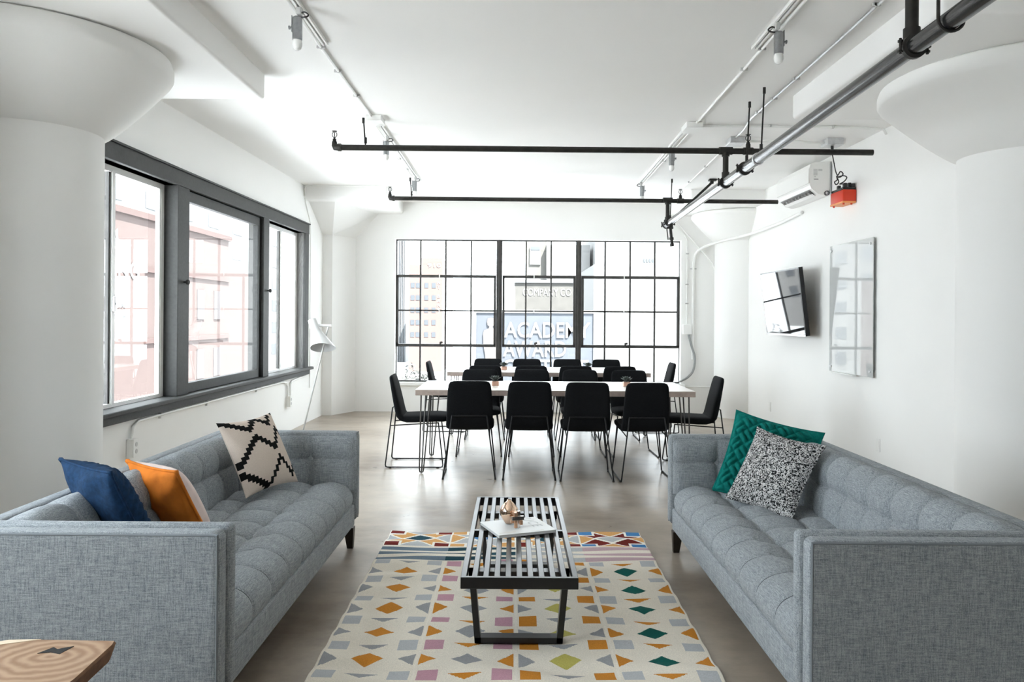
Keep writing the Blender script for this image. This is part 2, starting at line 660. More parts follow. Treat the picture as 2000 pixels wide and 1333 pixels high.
struct(MB().box(-3.4, 3.5, YN - 0.2, YB + 0.3, -0.25, 0.0).build('floor', 'concrete'), 'polished grey brown concrete floor')
struct(MB().box(-3.4, 3.5, YN - 0.2, YB + 0.3, CEIL, CEIL + 0.3).build('ceiling', 'ceiling_paint'), 'white painted concrete ceiling')
struct(MB().box(XR, XR + 0.25, YN, YB + 0.3, 0, CEIL).build('wall_right', 'plaster'), 'white plaster wall carrying the screen and the glass board')
struct(MB().box(-3.4, 3.5, YN - 0.2, YN, 0, CEIL).build('wall_near', 'plaster'), 'white wall behind the viewer')

# left wall: slightly turned against the view, local x = into the room, y = along the wall
LW = thing('wall_left', 'white plaster wall with the long dark framed window', None, (-2.88, 0, 0), -0.0165, kind='structure')


def wall_with_holes(mb, x0, x1, ya, yb, za, zb, holes):
    """boxes around rectangular holes [(y0,y1,z0,z1)] sorted by y, all on one band"""
    y = ya
    for (h0, h1, g0, g1) in holes:
        mb.box(x0, x1, y, h0, za, zb)
        mb.box(x0, x1, h0, h1, za, g0)
        mb.box(x0, x1, h0, h1, g1, zb)
        y = h1
    mb.box(x0, x1, y, yb, za, zb)


mb = MB()
wall_with_holes(mb, -0.25, 0, YN, YB + 0.3, 0, CEIL, [(0.2, 3.2, 0.72, 2.46), (4.95, 10.2, 0.72, 2.46)])
mb.build('plaster_face', 'plaster', LW)

# back wall with the factory window opening
WX0, WX1, WZ0, WZ1 = -1.755, 2.455, 0.435, 2.545
mb = MB()
mb.box(-3.3, WX0, YB, YB + 0.28, 0, CEIL).box(WX1, 3.5, YB, YB + 0.28, 0, CEIL)
mb.box(WX0, WX1, YB, YB + 0.28, 0, WZ0).box(WX0, WX1, YB, YB + 0.28, WZ1, CEIL)
struct(mb.build('wall_back', 'plaster'), 'white end wall around the gridded factory window')
# thin white sill of the factory window
struct(MB().rbox(WX0 - 0.03, WX1 + 0.06, YB - 0.05, YB + 0.1, WZ0 - 0.05, WZ0, 0.008).build('trim_1', 'plaster'), 'white painted ledge under the factory window')


# ---------------- columns with flared capitals and drop panels
def round_column(name, cx, cyy, r, rim, z_base, z_rim, panel, label):
    root = thing(name, label, None, (cx, cyy, 0), kind='structure')
    MB().lathe([(r, 0), (r, 0.8), (r, 1.6), (r, z_base)], n=64).build('shaft', 'plaster', root, True)
    prof = [(r, z_base)]
    for k in range(1, 13):
        t = k / 12
        rr = r + (rim - r) * (t ** 0.95)
        zz = z_base + (z_rim - z_base) * (t ** 1.12)
        prof.append((rr, zz))
    prof += [(rim + 0.012, z_rim + 0.02), (rim + 0.012, DROP - 0.05), (rim, DROP - 0.015), (rim - 0.03, DROP)]
    MB().lathe(prof, n=72, cap=False).build('capital', 'plaster', root, True)
    x0, x1, y0, y1 = panel
    MB().rbox(x0 - cx, x1 - cx, y0 - cyy, y1 - cyy, DROP, CEIL + 0.1, 0.025, 3).build('drop_panel', 'ceiling_paint', root, True)
    return root


round_column('column_1', -2.77, 4.5, 0.394, 0.755, 2.42, 2.79, (-3.0, -1.75, 3.4, 5.55),
             'round white column with flared capital beside the dark framed window')
round_column('column_2', 3.2, 4.95, 0.394, 0.85, 2.42, 2.79, (2.09, 3.4, 3.89, 6.0),
             'round white column with flared capital beside the right hand sofa')
round_column('column_3', 3.28, 11.4, 0.394, 0.72, 2.5, 2.83, (2.28, 3.45, 10.3, 11.9),
             'round white column in the far corner beside the factory window')

# faceted column in the far left corner
root = thing('column_4', 'faceted white column in the far corner by the floor lamp', None, (-2.6, 11.4, 0), kind='structure')
base = [(-2.80, 11.16), (-2.56, 11.16), (-2.32, 11.7), (-2.80, 11.7)]
top = [(-2.80, 10.42), (-2.36, 10.42), (-1.98, 11.7), (-2.80, 11.7)]
zs0, zs1 = 2.54, DROP
mb = MB().prism(base, 0, zs0)
mb.build('shaft', 'plaster', root, world=True)
vs = [(x, y, zs0) for x, y in base] + [(x, y, zs1 + 0.01) for x, y in top]
MB().add(vs, [(0, 1, 5, 4), (1, 2, 6, 5), (2, 3, 7, 6), (3, 0, 4, 7), (3, 2, 1, 0), (4, 5, 6, 7)]).build('capital', 'plaster', root, world=True)
MB().rbox(-2.95, -1.64, 10.2, 11.9, DROP, CEIL + 0.1, 0.04, 4).build('drop_panel', 'ceiling_paint', root, True, world=True)

# ---------------- window_1: long dark framed window in the left wall (local wall coordinates)
W1 = thing('window_1', 'long dark grey framed window with sliding panes in the left wall', None, (-2.88, 0, 0), -0.0165, kind='structure')
MB().rbox(-0.14, 0.035, 4.8, 10.35, 2.46, 2.585, 0.004).rbox(-0.1, 0.05, 4.79, 10.36, 2.583, 2.6, 0.004).build('header', 'frame_grey', W1)
for (a, b) in ((4.8, 4.95), (6.47, 6.69), (8.58, 8.76), (10.2, 10.35)):
    MB().rbox(-0.14, 0.03, a, b, 0.735, 2.46, 0.004).build('post', 'frame_grey', W1)
sill = MB().rbox(-0.16, 0.085, 4.76, 10.42, 0.70, 0.735, 0.008).build('sill', 'frame_grey', W1)
MB().rbox(0.0, 0.045, 4.8, 10.38, 0.64, 0.70, 0.005).build('apron', 'frame_grey', sill)


def slider(y0, y1, ym):
    z0, z1 = 0.735, 2.46
    f = MB()
    xa, xb = -0.135, -0.085
    f.box(xa, xb, y0, y1, z1 - 0.045, z1).box(xa, xb, y0, y1, z0, z0 + 0.028)
    f.box(xa, xb, y0, y0 + 0.035, z0, z1).box(xa, xb, y1 - 0.045, y1, z0, z1)
    fr = f.build('slider_frame', 'white_metal', W1)
    MB().box(-0.125, -0.095, ym - 0.03, ym - 0.005, z0 + 0.02, z1 - 0.03).build('dark_stile', 'steel_sash', fr)
    s = MB().box(-0.115, -0.08, ym - 0.005, ym + 0.035, z0 + 0.02, z1 - 0.03).box(-0.112, -0.085, y1 - 0.08, y1 - 0.05, z0 + 0.02, z1 - 0.03)
    s.build('meeting_stile', 'white_metal', fr)
    MB().rbox(-0.082, -0.06, ym, ym + 0.03, 1.42, 1.53, 0.004).box(-0.06, -0.045, ym + 0.01, ym + 0.045, 1.47, 1.485).build('latch', 'aluminium', fr)
    MB().box(-0.108, -0.103, y0 + 0.03, ym, z0 + 0.02, z1 - 0.04).build('pane', 'window_glass', W1)
    MB().box(-0.100, -0.095, ym + 0.03, y1 - 0.045, z0 + 0.02, z1 - 0.04).build('pane', 'window_glass', W1)


slider(4.95, 6.47, 5.66)
slider(8.76, 10.2, 9.53)
sash = MB()
sash.rbox(-0.06, -0.005, 6.70, 8.55, 2.365, 2.455, 0.004).rbox(-0.06, -0.005, 6.70, 8.55, 0.737, 0.82, 0.004)
sash.rbox(-0.06, -0.005, 6.70, 6.755, 0.82, 2.365, 0.004).rbox(-0.06, -0.005, 8.49, 8.55, 0.82, 2.365, 0.004)
s1 = sash.build('casement_sash', 'frame_grey', W1)
MB().box(-0.08, -0.012, 8.551, 8.579, 0.737, 2.455).box(-0.08, -0.012, 6.69, 6.70, 0.737, 2.455).build('shadow_gap', 'gap_black', s1)
MB().box(-0.035, -0.03, 6.755, 8.49, 0.82, 2.365).build('pane', 'window_glass', W1)
for yy in (6.585, 8.70):
    MB().lathe([(0.008, 0.028), (0.008, 0.05), (0.02, 0.055), (0.022, 0.066), (0.016, 0.075), (0, 0.076)], (0, yy, 1.672), 16, 'x').build('knob', 'gap_black', W1, True)

# ---------------- window_3: the same wall goes on behind the near column with another window
W3 = thing('window_3', 'long dark framed window nearer than the round column', None, (-2.88, 0, 0), -0.0165, kind='structure')
MB().rbox(-0.14, 0.035, 0.05, 3.35, 2.46, 2.6, 0.004).build('header', 'frame_grey', W3)
for (a, b) in ((0.05, 0.2), (1.6, 1.8), (3.2, 3.35)):
    MB().rbox(-0.14, 0.03, a, b, 0.735, 2.46, 0.004).build('post', 'frame_grey', W3)
MB().rbox(-0.16, 0.085, 0.02, 3.38, 0.65, 0.735, 0.008).build('sill', 'frame_grey', W3)
for (a, b) in ((0.2, 1.6), (1.8, 3.2)):
    MB().box(-0.1, -0.095, a, b, 0.735, 2.46).build('pane', 'window_glass', W3)

# ---------------- window_2: steel factory window
W2 = thing('window_2', 'black steel gridded factory window in the end wall', None, (0.35, YB + 0.13, WZ0), kind='structure')
YF = YB + 0.13
K = YF / 1550.0


def wx(p):
    return (p - 1004) * K


def wz(p):
    return 1.4 - (p - 620) * K


cols = [[773.5, 821.2, 870.2, 919.8, 969.4], [980.2, 1026.7, 1075.7, 1124.4], [1134.3, 1181, 1229.8, 1277.8, 1326.5]]
rows = [469.5, 541, 608, 676, 747]
zr = [wz(r) for r in rows]
zr[0], zr[-1] = WZ1, WZ0
fr = MB()
fr.box(WX0, WX1, YF - 0.02, YF + 0.03, WZ1 - 0.018, WZ1).box(WX0, WX1, YF - 0.02, YF + 0.03, WZ0, WZ0 + 0.02)
fr.box(WX0, wx(775.5), YF - 0.02, YF + 0.03, WZ0, WZ1).box(wx(1325.5), WX1, YF - 0.02, YF + 0.03, WZ0, WZ1)
fr.build('outer_frame', 'steel_sash', W2, world=True)
for (a, b) in ((969.0, 980.5), (1124.0, 1134.6)):
    xa, xb = wx(a), wx(b)
    m_ = MB().rbox(xa, xb, YF - 0.03, YF + 0.04, WZ0, WZ1, 0.006)
    m_.rbox((xa + xb) / 2 - 0.012, (xa + xb) / 2 + 0.012, YF - 0.048, YF - 0.03, WZ0, WZ1, 0.004)
    m_.build('mullion', 'steel_sash', W2, world=True)
for sec in cols:
    xs = [wx(p) for p in sec]
    # fixed bars, rows 1 and 4
    for (za, zb) in ((zr[1], zr[0]), (zr[4], zr[3])):
        for x in xs[1:-1]:
            MB().box(x - 0.0115, x + 0.0115, YF - 0.018, YF + 0.02, za, zb).build('glazing_bar', 'steel_sash', W2, world=True)
    # pivoting vent, rows 2-3
    v = MB()
    a, b = xs[0] + 0.006, xs[-1] - 0.006
    zt, zb = zr[1], zr[3]
    v.box(a, b, YF - 0.032, YF + 0.02, zt - 0.022, zt + 0.02).box(a, b, YF - 0.032, YF + 0.02, zb - 0.02, zb + 0.022)
    v.box(a, a + 0.034, YF - 0.032, YF + 0.02, zb, zt).box(b - 0.034, b, YF - 0.032, YF + 0.02, zb, zt)
    vent = v.build('vent_sash', 'steel_sash', W2, world=True)
    for x in xs[1:-1]:
        MB().box(x - 0.0115, x + 0.0115, YF - 0.026, YF + 0.018, zb, zt).build('vent_bar', 'steel_sash', vent, world=True)
    MB().box(a, b, YF - 0.026, YF + 0.018, zr[2] - 0.011, zr[2] + 0.011).build('vent_crossbar', 'steel_sash', vent, world=True)
    xm = xs[-2] - 0.06 if len(xs) == 5 else xs[1] + 0.12
    xm = xs[2] - 0.07 if len(xs) == 5 else xs[1] + 0.14
    h = MB().rbox(xm - 0.012, xm + 0.012, YF - 0.05, YF - 0.03, zb - 0.01, zb + 0.055, 0.004)
    h.rbox(xm + 0.0, xm + 0.035, YF - 0.06, YF - 0.045, zb + 0.03, zb + 0.06, 0.004)
    h.build('vent_handle', 'steel_sash', vent, world=True)
    MB().cyl((xm - 0.02, YF - 0.045, zr[2] - 0.03), (xm - 0.02, YF - 0.045, zr[2] + 0.03), 0.008, 8).cyl((xm - 0.02, YF - 0.045, zt - 0.02), (xm - 0.02, YF - 0.045, zt + 0.03), 0.008, 8).build('vent_peg', 'white_metal', vent, world=True)
    # panes
    for i in range(len(xs) - 1):
        for j in range(4):
            MB().box(xs[i], xs[i + 1], YF - 0.003, YF + 0.002, zr[j + 1], zr[j]).build('pane', 'window_glass', W2, world=True)

# ================================================================== EXTERIOR
struct(MB().box(-160, 160, 12.5, 320, -9.3, -9.0).build('ground', 'ext_ground'), 'pale street far below the windows')
struct(MB().box(-160, -3.6, 4.5, 12.5, -9.3, -9.0).build('ground', 'ext_ground'), 'pale street far below the side windows')
struct(MB().box(-160, -3.6, -60, 4.5, -9.3, -9.0).build('ground', 'ext_bounce_ground'), 'unseen ground made paler to bounce light into the nearer side window')  # out of view; paler than the street to throw light up at the ceiling


def facade_windows(root, axis, plane, us, zs, w, h, m='ext_window', d=0.06):
    for u in us:
        for z in zs:
            if axis == 'x':      # facade at x = plane, facing +x
                o = MB().box(plane - 0.02, plane + d, u - w / 2, u + w / 2, z - h / 2, z + h / 2)
            else:                # facade at y = plane, facing -y
                o = MB().box(u - w / 2, u + w / 2, plane - d, plane + 0.02, z - h / 2, z + h / 2)
            o.build('window', m, root, world=True)


# salmon building with the painted lettering, across the street from the left windows
b1 = thing('lettered_building', 'salmon pink building with white painted lettering outside the left window', 'building', (-20, 34, -9))
MB().box(-26, -18, 14, 50, -9, 6.2).build('wall', 'ext_red', b1, world=True)
MB().box(-26, -18.05, 50, 56, -9, 4.2).build('side_wing', 'ext_red', b1, world=True)
MB().box(-26.1, -17.85, 14, 50.2, 6.05, 6.35).build('parapet', 'ext_red2', b1, world=True)
for (body, y0, w, z0, h) in (('124', 34.0, 2.05, 4.45, 0.82), ('BUILDING', 31.7, 6.3, 3.05, 0.85), ('OFFICES', 33.0, 3.25, 2.25, 0.3),
                             ('ROOM', 34.9, 1.75, 1.72, 0.3), ('ROOM', 35.0, 1.75, 1.2, 0.3)):
    lettering('lettering', body, w, h, (-18, y0, z0), (0, 1, 0), (0, 0, 1), b1, 'ext_letter', 0.04, 0.012)
facade_windows(b1, 'x', -18, [40.5, 43.0, 45.5, 48], [-4.6, -1.4, 2.0], 1.0, 1.7, 'ext_pane')
for z in (-3.2, 0.1, 3.6):
    MB().box(-18, -17.9, 38.6, 50, z - 0.12, z + 0.12).build('ledge', 'ext_red2', b1, world=True)

# white tower behind it
b2 = thing('white_tower', 'tall white building with rows of blue windows outside the left window', 'building', (-45, 95, -9))
MB().box(-60, -36, 62, 126, -9, 38).build('wall', 'ext_white', b2, world=True)
facade_windows(b2, 'x', -36, [71, 79, 87, 95, 103, 111, 119.6], [2.9 + 3.24 * k for k in range(-2, 8)], 3.4, 1.6)
b2b = thing('striped_tower', 'pale blue ribbed tower at the far left of the side window', 'building', (-62, 50, -9))
MB().box(-64, -40, 48, 61.5, -9, 36).build('wall', 'ext_blue', b2b, world=True)
for k in range(12):
    MB().box(-39.99, -39.7, 48.3 + k * 1.15, 48.75 + k * 1.15, -9, 36).build('rib', 'ext_white', b2b, world=True)

# behind the factory window
b3 = thing('red_building', 'coral red building numbered 910 seen through the factory window', 'building', (-17, 155, -9))
MB().box(-19.9, -13.6, 150, 176, -9, 11.2).build('wall', 'ext_coral', b3, world=True)
MB().box(-17.6, -13.7, 150.2, 160, 11.2, 12.5).build('penthouse', 'ext_coral', b3, world=True)
facade_windows(b3, 'y', 150, [-19.2, -18.2, -16.6, -15.2], [7.3 - 2.33 * k for k in range(5)], 0.75, 0.95)
facade_windows(b3, 'x', -13.6, [153, 158, 163, 168, 173], [7.3 - 2.33 * k for k in range(6)], 2.6, 1.3)
lettering('lettering', '910', 2.5, 0.8, (-16.4, 150, 10.7), (1, 0, 0), (0, 0, 1), b3, 'ext_letter', 0.08, 0.01)
for k, ch in enumerate('NT BANK'):
    if ch != ' ':
        lettering('lettering', ch, 0.5, 0.6, (-14.5, 150, 7.5 - 0.85 * k), (1, 0, 0), (0, 0, 1), b3, 'ext_letter', 0.08, 0.01)

b4 = thing('ribbed_tower', 'pale ribbed tower left of the red 910 building', 'building', (-28, 185, -9))
MB().box(-34, -24.6, 180, 195, -9, 40).build('wall', 'ext_white', b4, world=True)
for k in range(8):
    MB().box(-27.4 + k * 0.36, -27.22 + k * 0.36, 179.7, 180, -9, 40).build('rib', 'ext_blue', b4, world=True)

b5 = thing('stone_tower', 'tan stone tower with a white penthouse above the painted sign', 'building', (4, 125, -9))
MB().box(1.9, 4.9, 122, 134, -9, 14).build('wall', 'ext_cream', b5, world=True)
MB().box(4.9, 11.5, 121, 134, -9, 12.5).build('side_wing', 'ext_white', b5, world=True)
MB().box(2.35, 4.0, 121.8, 122, 9.5, 12.2).build('bay', 'ext_white', b5, world=True)
facade_windows(b5, 'y', 121.8, [3.2], [12.0], 1.4, 0.5)
facade_windows(b5, 'y', 122, [3.0], [6.9], 1.6, 1.6, 'ext_blue')
MB().box(4.95, 11.4, 120.8, 121, 6.0, 7.6).build('band', 'ext_cream', b5, world=True)

b6 = thing('sign_building', 'grey brick building with faded painted sign above the billboard', 'building', (4, 95, -9))
MB().box(0.1, 8.2, 92, 104, -9, 5.6).build('wall', 'ext_brick', b6, world=True)
MB().box(-0.1, 10.2, 91.7, 92, 1.35, 1.75).build('ledge', 'ext_coral', b6, world=True)
MB().box(0, 8.3, 91.8, 104, 5.4, 5.75).build('parapet', 'ext_blue', b6, world=True)
lettering('lettering', 'COMPANY CO', 5.6, 0.85, (1.0, 92, 3.9), (1, 0, 0), (0, 0, 1), b6, 'ext_letter', 0.06)

b7 = thing('white_building', 'blank white building on the right of the factory window view', 'building', (12, 60, -9))
MB().box(6.1, 22, 61, 80, -9, 5.5).build('wall', 'ext_white', b7, world=True)
b8 = thing('white_building', 'white building with a small barred window, behind the blank white one', 'building', (22, 120, -9))
MB().box(12, 45, 118, 140, -9, 30).build('wall', 'ext_white', b8, world=True)
for i in range(4):
    for j in range(2):
        MB().box(19.2 + i * 0.42, 19.5 + i * 0.42, 117.9, 118.02, 9.0 + j * 0.75, 9.5 + j * 0.75).build('window', 'ext_window', b8, world=True)

bb = thing('billboard', 'slate blue billboard with white ACADEMY AWARD lettering', 'billboard', (1.6, 60, -9))
MB().box(-2.86, 6.0, 60, 60.4, -7.2, 1.72).build('panel', 'ext_sign', bb, world=True)
mb = MB().box(-3.05, 6.2, 59.9, 60.5, 1.72, 1.95).box(-3.05, -2.86, 59.9, 60.5, -7.2, 1.72).box(6.0, 6.2, 59.9, 60.5, -7.2, 1.72)
mb.build('frame', 'ext_white', bb, world=True)
for x in (-2, 1.6, 5.2):
    MB().box(x - 0.15, x + 0.15, 60.1, 60.3, -9, -7.2).build('post', 'ext_blue', bb, world=True)
s60 = 60 / 1550
for (body, xa, xb, ya, yb) in (('ACADEMY', 985, 1153, 629, 660), ('AWARD', 983, 1106, 666, 697), ('COSTUME', 983, 1150, 702, 733)):
    lettering('lettering', body, (xb - xa) * s60, (yb - ya) * s60, ((xa - 1004) * s60, 60, 1.4 - (yb - 620) * s60), (1, 0, 0), (0, 0, 1), bb, 'ext_letter', 0.08, 0.014)
# plain standing figure painted on the billboard
fx, fz = (959 - 1004) * s60, 1.4
pts = []
prof = [(0.02, 1.36), (0.24, 1.30), (0.30, 1.05), (0.26, 0.8), (0.12, 0.68), (0.16, 0.55), (0.52, 0.38), (0.60, 0.1), (0.55, -0.7), (0.42, -1.5), (0.36, -2.6), (0.28, -4.2), (0.26, -6.2)]
poly = [(fx + x, z) for x, z in prof] + [(fx - x, z) for x, z in reversed(prof)]
MB().prism(poly, 59.9, 59.99, 'y').build('painted_figure', 'ext_gold', bb, world=True)


def leafy(name, label, c, rad, n, leaf, z0):
    root = thing(name, label, 'tree', (c[0], c[1], z0))
    MB().tube([(c[0], c[1], z0), (c[0] + 0.1, c[1], c[2] - rad[2] * 0.3)], [0.16, 0.08], 10).build('trunk', 'bark_pale', root, True, world=True)
    rs = np.random.RandomState(3)
    mb = MB()
    for i in range(n):
        d = rs.normal(size=3); d /= np.linalg.norm(d)
        lump = 0.75 + 0.25 * math.sin(5 * d[0] + 3 * d[2]) * math.cos(4 * d[1])
        p = np.array(c) + d * np.array(rad) * (0.55 + 0.45 * rs.rand()) * lump
        a = rs.normal(size=3); a /= np.linalg.norm(a)
        b_ = np.cross(a, rs.normal(size=3)); b_ /= np.linalg.norm(b_)
        L = leaf * (0.6 + 0.8 * rs.rand())
        mb.add([p - a * L, p + b_ * L * 0.5, p + a * L, p - b_ * L * 0.5], [(0, 1, 2, 3)])
    o = mb.build('foliage', 'leaf_pale', root, world=True)
    o['kind'] = 'stuff'


leafy('street_tree', 'pale leafy tree low in the left corner of the factory window', (-3.9, 32, -1.9), (1.35, 1.2, 1.55), 2600, 0.085, -9)

# ================================================================== SOFAS
def vgrid(fn, us, vs_):
    """grid with python arrays; returns MB"""
    mb = MB()
    nu, nv = len(us), len(vs_)
    pts = [fn(u, v) for u in us for v in vs_]
    fs = []
    for i in range(nu - 1):
        for j in range(nv - 1):
            a = i * nv + j
            fs.append((a, a + nv, a + nv + 1, a + 1))
    mb.add(pts, fs)
    return mb


def poly_profile(pts, step):
    """resample a rounded polyline by arc length -> [(s, p, normal)]"""
    out = []
    P = catmull([Vector((p[0], 0, p[1])) for p in pts], 10)
    s = 0.0
    acc = [0.0]
    for i in range(1, len(P)):
        s += (P[i] - P[i - 1]).length
        acc.append(s)
    n = int(s / step)
    for k in range(n + 1):
        t = s * k / n
        i = max(1, min(len(P) - 1, next((q for q in range(1, len(P)) if acc[q] >= t - 1e-9), len(P) - 1)))
        f = (t - acc[i - 1]) / max(1e-9, acc[i] - acc[i - 1])
        p = P[i - 1].lerp(P[i], f)
        d = (P[i] - P[i - 1]).normalized()
        out.append((t, p, Vector((-d.z, 0, d.x))))
    return out, s


L2 = 1.16       # half length
INN = 1.02      # inside half length between the arms
NC = 9          # tufting cells along the sofa
CELL = 2 * INN / NC


def seam(d, w):
    return math.exp(-(d / w) ** 2)


def tuft_y(y):
    u = (y + INN) / CELL
    fr_ = u - math.floor(u)
    dist = min(fr_, 1 - fr_) * CELL
    edge = (y < -INN + 0.02 or y > INN - 0.02)
    return abs(math.sin(PI * u)) ** 0.55, dist, edge


def make_sofa(name):
    root = thing(name, '', 'sofa')
    # wooden plinth and legs
    MB().rbox(-0.39, 0.40, -L2 + 0.05, L2 - 0.05, 0.125, 0.15, 0.004).build('plinth', 'walnut', root)
    for sx in (-1, 1):
        for sy in (-1, 1):
            x, y = sx * 0.375 + 0.01, sy * (L2 - 0.085)
            st = []
            for (z, h) in ((0.128, 0.030), (0.06, 0.023), (0.0, 0.017)):
                o = (0.03 - h)
                st.append([(x + sx * o * 0.5 - h, y + sy * o * 0.5 - h, z), (x + sx * o * 0.5 + h, y + sy * o * 0.5 - h, z),
                           (x + sx * o * 0.5 + h, y + sy * o * 0.5 + h, z), (x + sx * o * 0.5 - h, y + sy * o * 0.5 + h, z)])
            m_ = MB()
            vs = [p for s in st for p in s]
            fs = [(0, 1, 2, 3), (11, 10, 9, 8)]
            for k in range(2):
                for j in range(4):
                    fs.append((k * 4 + j, k * 4 + (j + 1) % 4, k * 4 + 4 + (j + 1) % 4, k * 4 + 4 + j))
            m_.add(vs, fs).build('leg', 'dark_wood', root)
    # base rail
    MB().rbox(-0.36, 0.425, -INN - 0.02, INN + 0.02, 0.148, 0.275, 0.012, 3).build('base', 'sofa_grey', root, True)
    # seat cushion: section from the back, over the top, round the front edge
    prof, S = poly_profile([(-0.27, 0.37), (-0.2, 0.385), (0.0, 0.392), (0.19, 0.392), (0.305, 0.388), (0.370, 0.366), (0.398, 0.328), (0.402, 0.290), (0.396, 0.268)], 0.0095)
    rows_x = [-0.05, 0.185]

    def seat_pt(y, item):
        s, p, nr = item
        ty, dy, edge = tuft_y(y)
        # rows: lengthwise seams at the two button rows, top only
        x = p.x
        front = s > S - 0.17
        dr = min(abs(x - r) for r in rows_x) if not front and x < 0.30 else 9
        if x < rows_x[0]:
            tx = abs(math.sin(PI * min(1, (rows_x[0] - x) / 0.21) * 0.9)) ** 0.5
        elif x < rows_x[1]:
            tx = abs(math.sin(PI * (x - rows_x[0]) / (rows_x[1] - rows_x[0]))) ** 0.5
        else:
            arc = max(0.0, s - [q for q in prof if q[1].x >= rows_x[1]][0][0]) if False else (x - rows_x[1])
            tx = min(1.0, (arc / 0.10)) ** 0.5
        low = max(0.0, min(1.0, (S - s) / 0.07))
        h = 0.042 * (0.25 + 0.75 * ty) * (0.15 + 0.85 * tx) - 0.008
        if front or x > 0.28:
            h = 0.034 * (0.66 + 0.34 * ty) * (0.5 + 0.5 * low) - 0.003
        if not edge:
            h -= 0.006 * seam(dy, 0.006) * (0.5 + 0.5 * low)
        if dr < 1:
            h -= 0.004 * seam(dr, 0.007)
            bd = math.hypot(dr, dy)
            if not edge:
                h -= 0.022 * seam(bd, 0.03)
        # roll off at both ends against the arms
        e = max(0.0, (abs(y) - (INN - 0.03)) / 0.03)
        q = p + nr * h
        return (q.x - (0.01 * e * e if s > S - 0.2 else 0), y, q.z - 0.012 * e * e)
    ys = [-INN + 2 * INN * k / 207 for k in range(208)]
    sm = vgrid(seat_pt, ys, prof)
    npf = len(prof)
    for e0 in (0, (len(ys) - 1) * npf):
        sm.f.append(tuple(e0 + k for k in range(npf)))
    sc = sm.build('seat_cushion', 'sofa_grey', root, 'all')
    # stitched lines and buttons
    fr0 = next(i for i, q in enumerate(prof) if q[1].x >= rows_x[1])
    for k in range(1, NC):
        y = -INN + k * CELL
        pts = [seat_pt(y, q) for q in prof[fr0:-4]]
        MB().tube([(p[0] + 0.0025, p[1], p[2] + 0.0035) for p in pts], 0.0026, 5).build('stitch_line', 'sofa_seam', sc, True)
        for rx in rows_x:
            q = min(prof[:-20], key=lambda t: abs(t[1].x - rx))
            p = seat_pt(y, q)
            MB().lathe([(0.0, 0.006), (0.008, 0.005), (0.012, 0.001), (0.012, -0.004)], p, 12).build('button', 'sofa_piping', sc, True)
    # back: outer slab + tufted inside cushion
    MB().rbox(-0.43, -0.362, -L2 + 0.0, L2 - 0.0, 0.165, 0.70, 0.016, 3).build('back_frame', 'sofa_grey', root, True)
    prof2, S2 = poly_profile([(-0.205, 0.36), (-0.20, 0.42), (-0.212, 0.52), (-0.225, 0.60), (-0.24, 0.650), (-0.275, 0.683), (-0.32, 0.688), (-0.365, 0.682)], 0.0095)
    RZ = 0.555

    def back_pt(y, item):
        s, p, nr = item
        nr = -nr
        ty, dy, edge = tuft_y(y)
        dz = abs(p.z - RZ) if p.x > -0.26 else 9
        if p.z < RZ:
            tz = abs(math.sin(PI * 0.5 * min(1, (RZ - p.z) / 0.06))) ** 0.5
        else:
            tz = min(1, (p.z - RZ) / 0.06) ** 0.5 if p.x > -0.26 else 1
        h = 0.036 * (0.25 + 0.75 * ty) * (0.25 + 0.75 * tz)
        fade = 1 - max(0.0, min(1.0, (-0.28 - p.x) / 0.08))
        h = h * (0.35 + 0.65 * fade)
        if not edge:
            h -= 0.006 * seam(dy, 0.006) * fade
        if dz < 1:
            h -= 0.004 * seam(dz, 0.007)
            if not edge:
                h -= 0.02 * seam(math.hypot(dz, dy), 0.028)
        q = p - nr * h if False else p + Vector((-nr.x, 0, -nr.z)) * (-h)
        return (q.x, y, q.z)
    bc = vgrid(back_pt, ys, prof2).build('back_cushion', 'sofa_grey', root, 'all')
    for k in range(1, NC):
        y = -INN + k * CELL
        pts = [back_pt(y, q) for q in prof2 if q[1].z > RZ - 0.005 or q[1].x < -0.25][:-3]
        MB().tube([(p[0] + 0.0035, p[1], p[2] + 0.0025) for p in pts], 0.0026, 5).build('stitch_line', 'sofa_seam', bc, True)
        q = min(prof2, key=lambda t: abs(t[1].z - RZ))
        MB().lathe([(0.0, 0.006), (0.008, 0.005), (0.012, 0.001), (0.012, -0.004)], back_pt(y, q), 12, 'x').build('button', 'sofa_piping', bc, True)
    # arms: outer slab with piping, inner pad with one button
    for sy in (-1, 1):
        ya, yb = sy * (L2 - 0.068), sy * L2
        pr = []
        x0, x1, z0, z1, r = -0.425, 0.43, 0.162, 0.70, 0.035
        for (cx, cz, a0) in ((x1 - r, z0 + r, -90), (x1 - r, z1 - r, 0), (x0 + r, z1 - r, 90), (x0 + r, z0 + r, 180)):
            for k in range(7):
                a = math.radians(a0 + 15 * k)
                pr.append((cx + r * math.cos(a), cz + r * math.sin(a)))

        def inset(d):
            out = []
            for (px, pz) in pr:
                qx = max(x0 + d, min(x1 - d, px)); qz = max(z0 + d, min(z1 - d, pz))
                out.append((qx, qz))
            return out
        n = len(pr)
        arm = MB()
        rings = [(inset(0.012), ya), (inset(0.003), ya + sy * 0.006), (pr, ya + sy * 0.016), (pr, yb - sy * 0.016), (inset(0.003), yb - sy * 0.006), (inset(0.014), yb), (inset(0.03), yb), (inset(0.05), yb)]
        vs = [(p[0], y, p[1]) for (rg, y) in rings for p in rg]
        fs = [tuple(range(n - 1, -1, -1)), tuple((len(rings) - 1) * n + j for j in range(n))]
        for k in range(len(rings) - 1):
            for j in range(n):
                fs.append((k * n + j, k * n + (j + 1) % n, (k + 1) * n + (j + 1) % n, (k + 1) * n + j))
        a_ = arm.add(vs, fs).build('arm', 'sofa_grey', root, True)
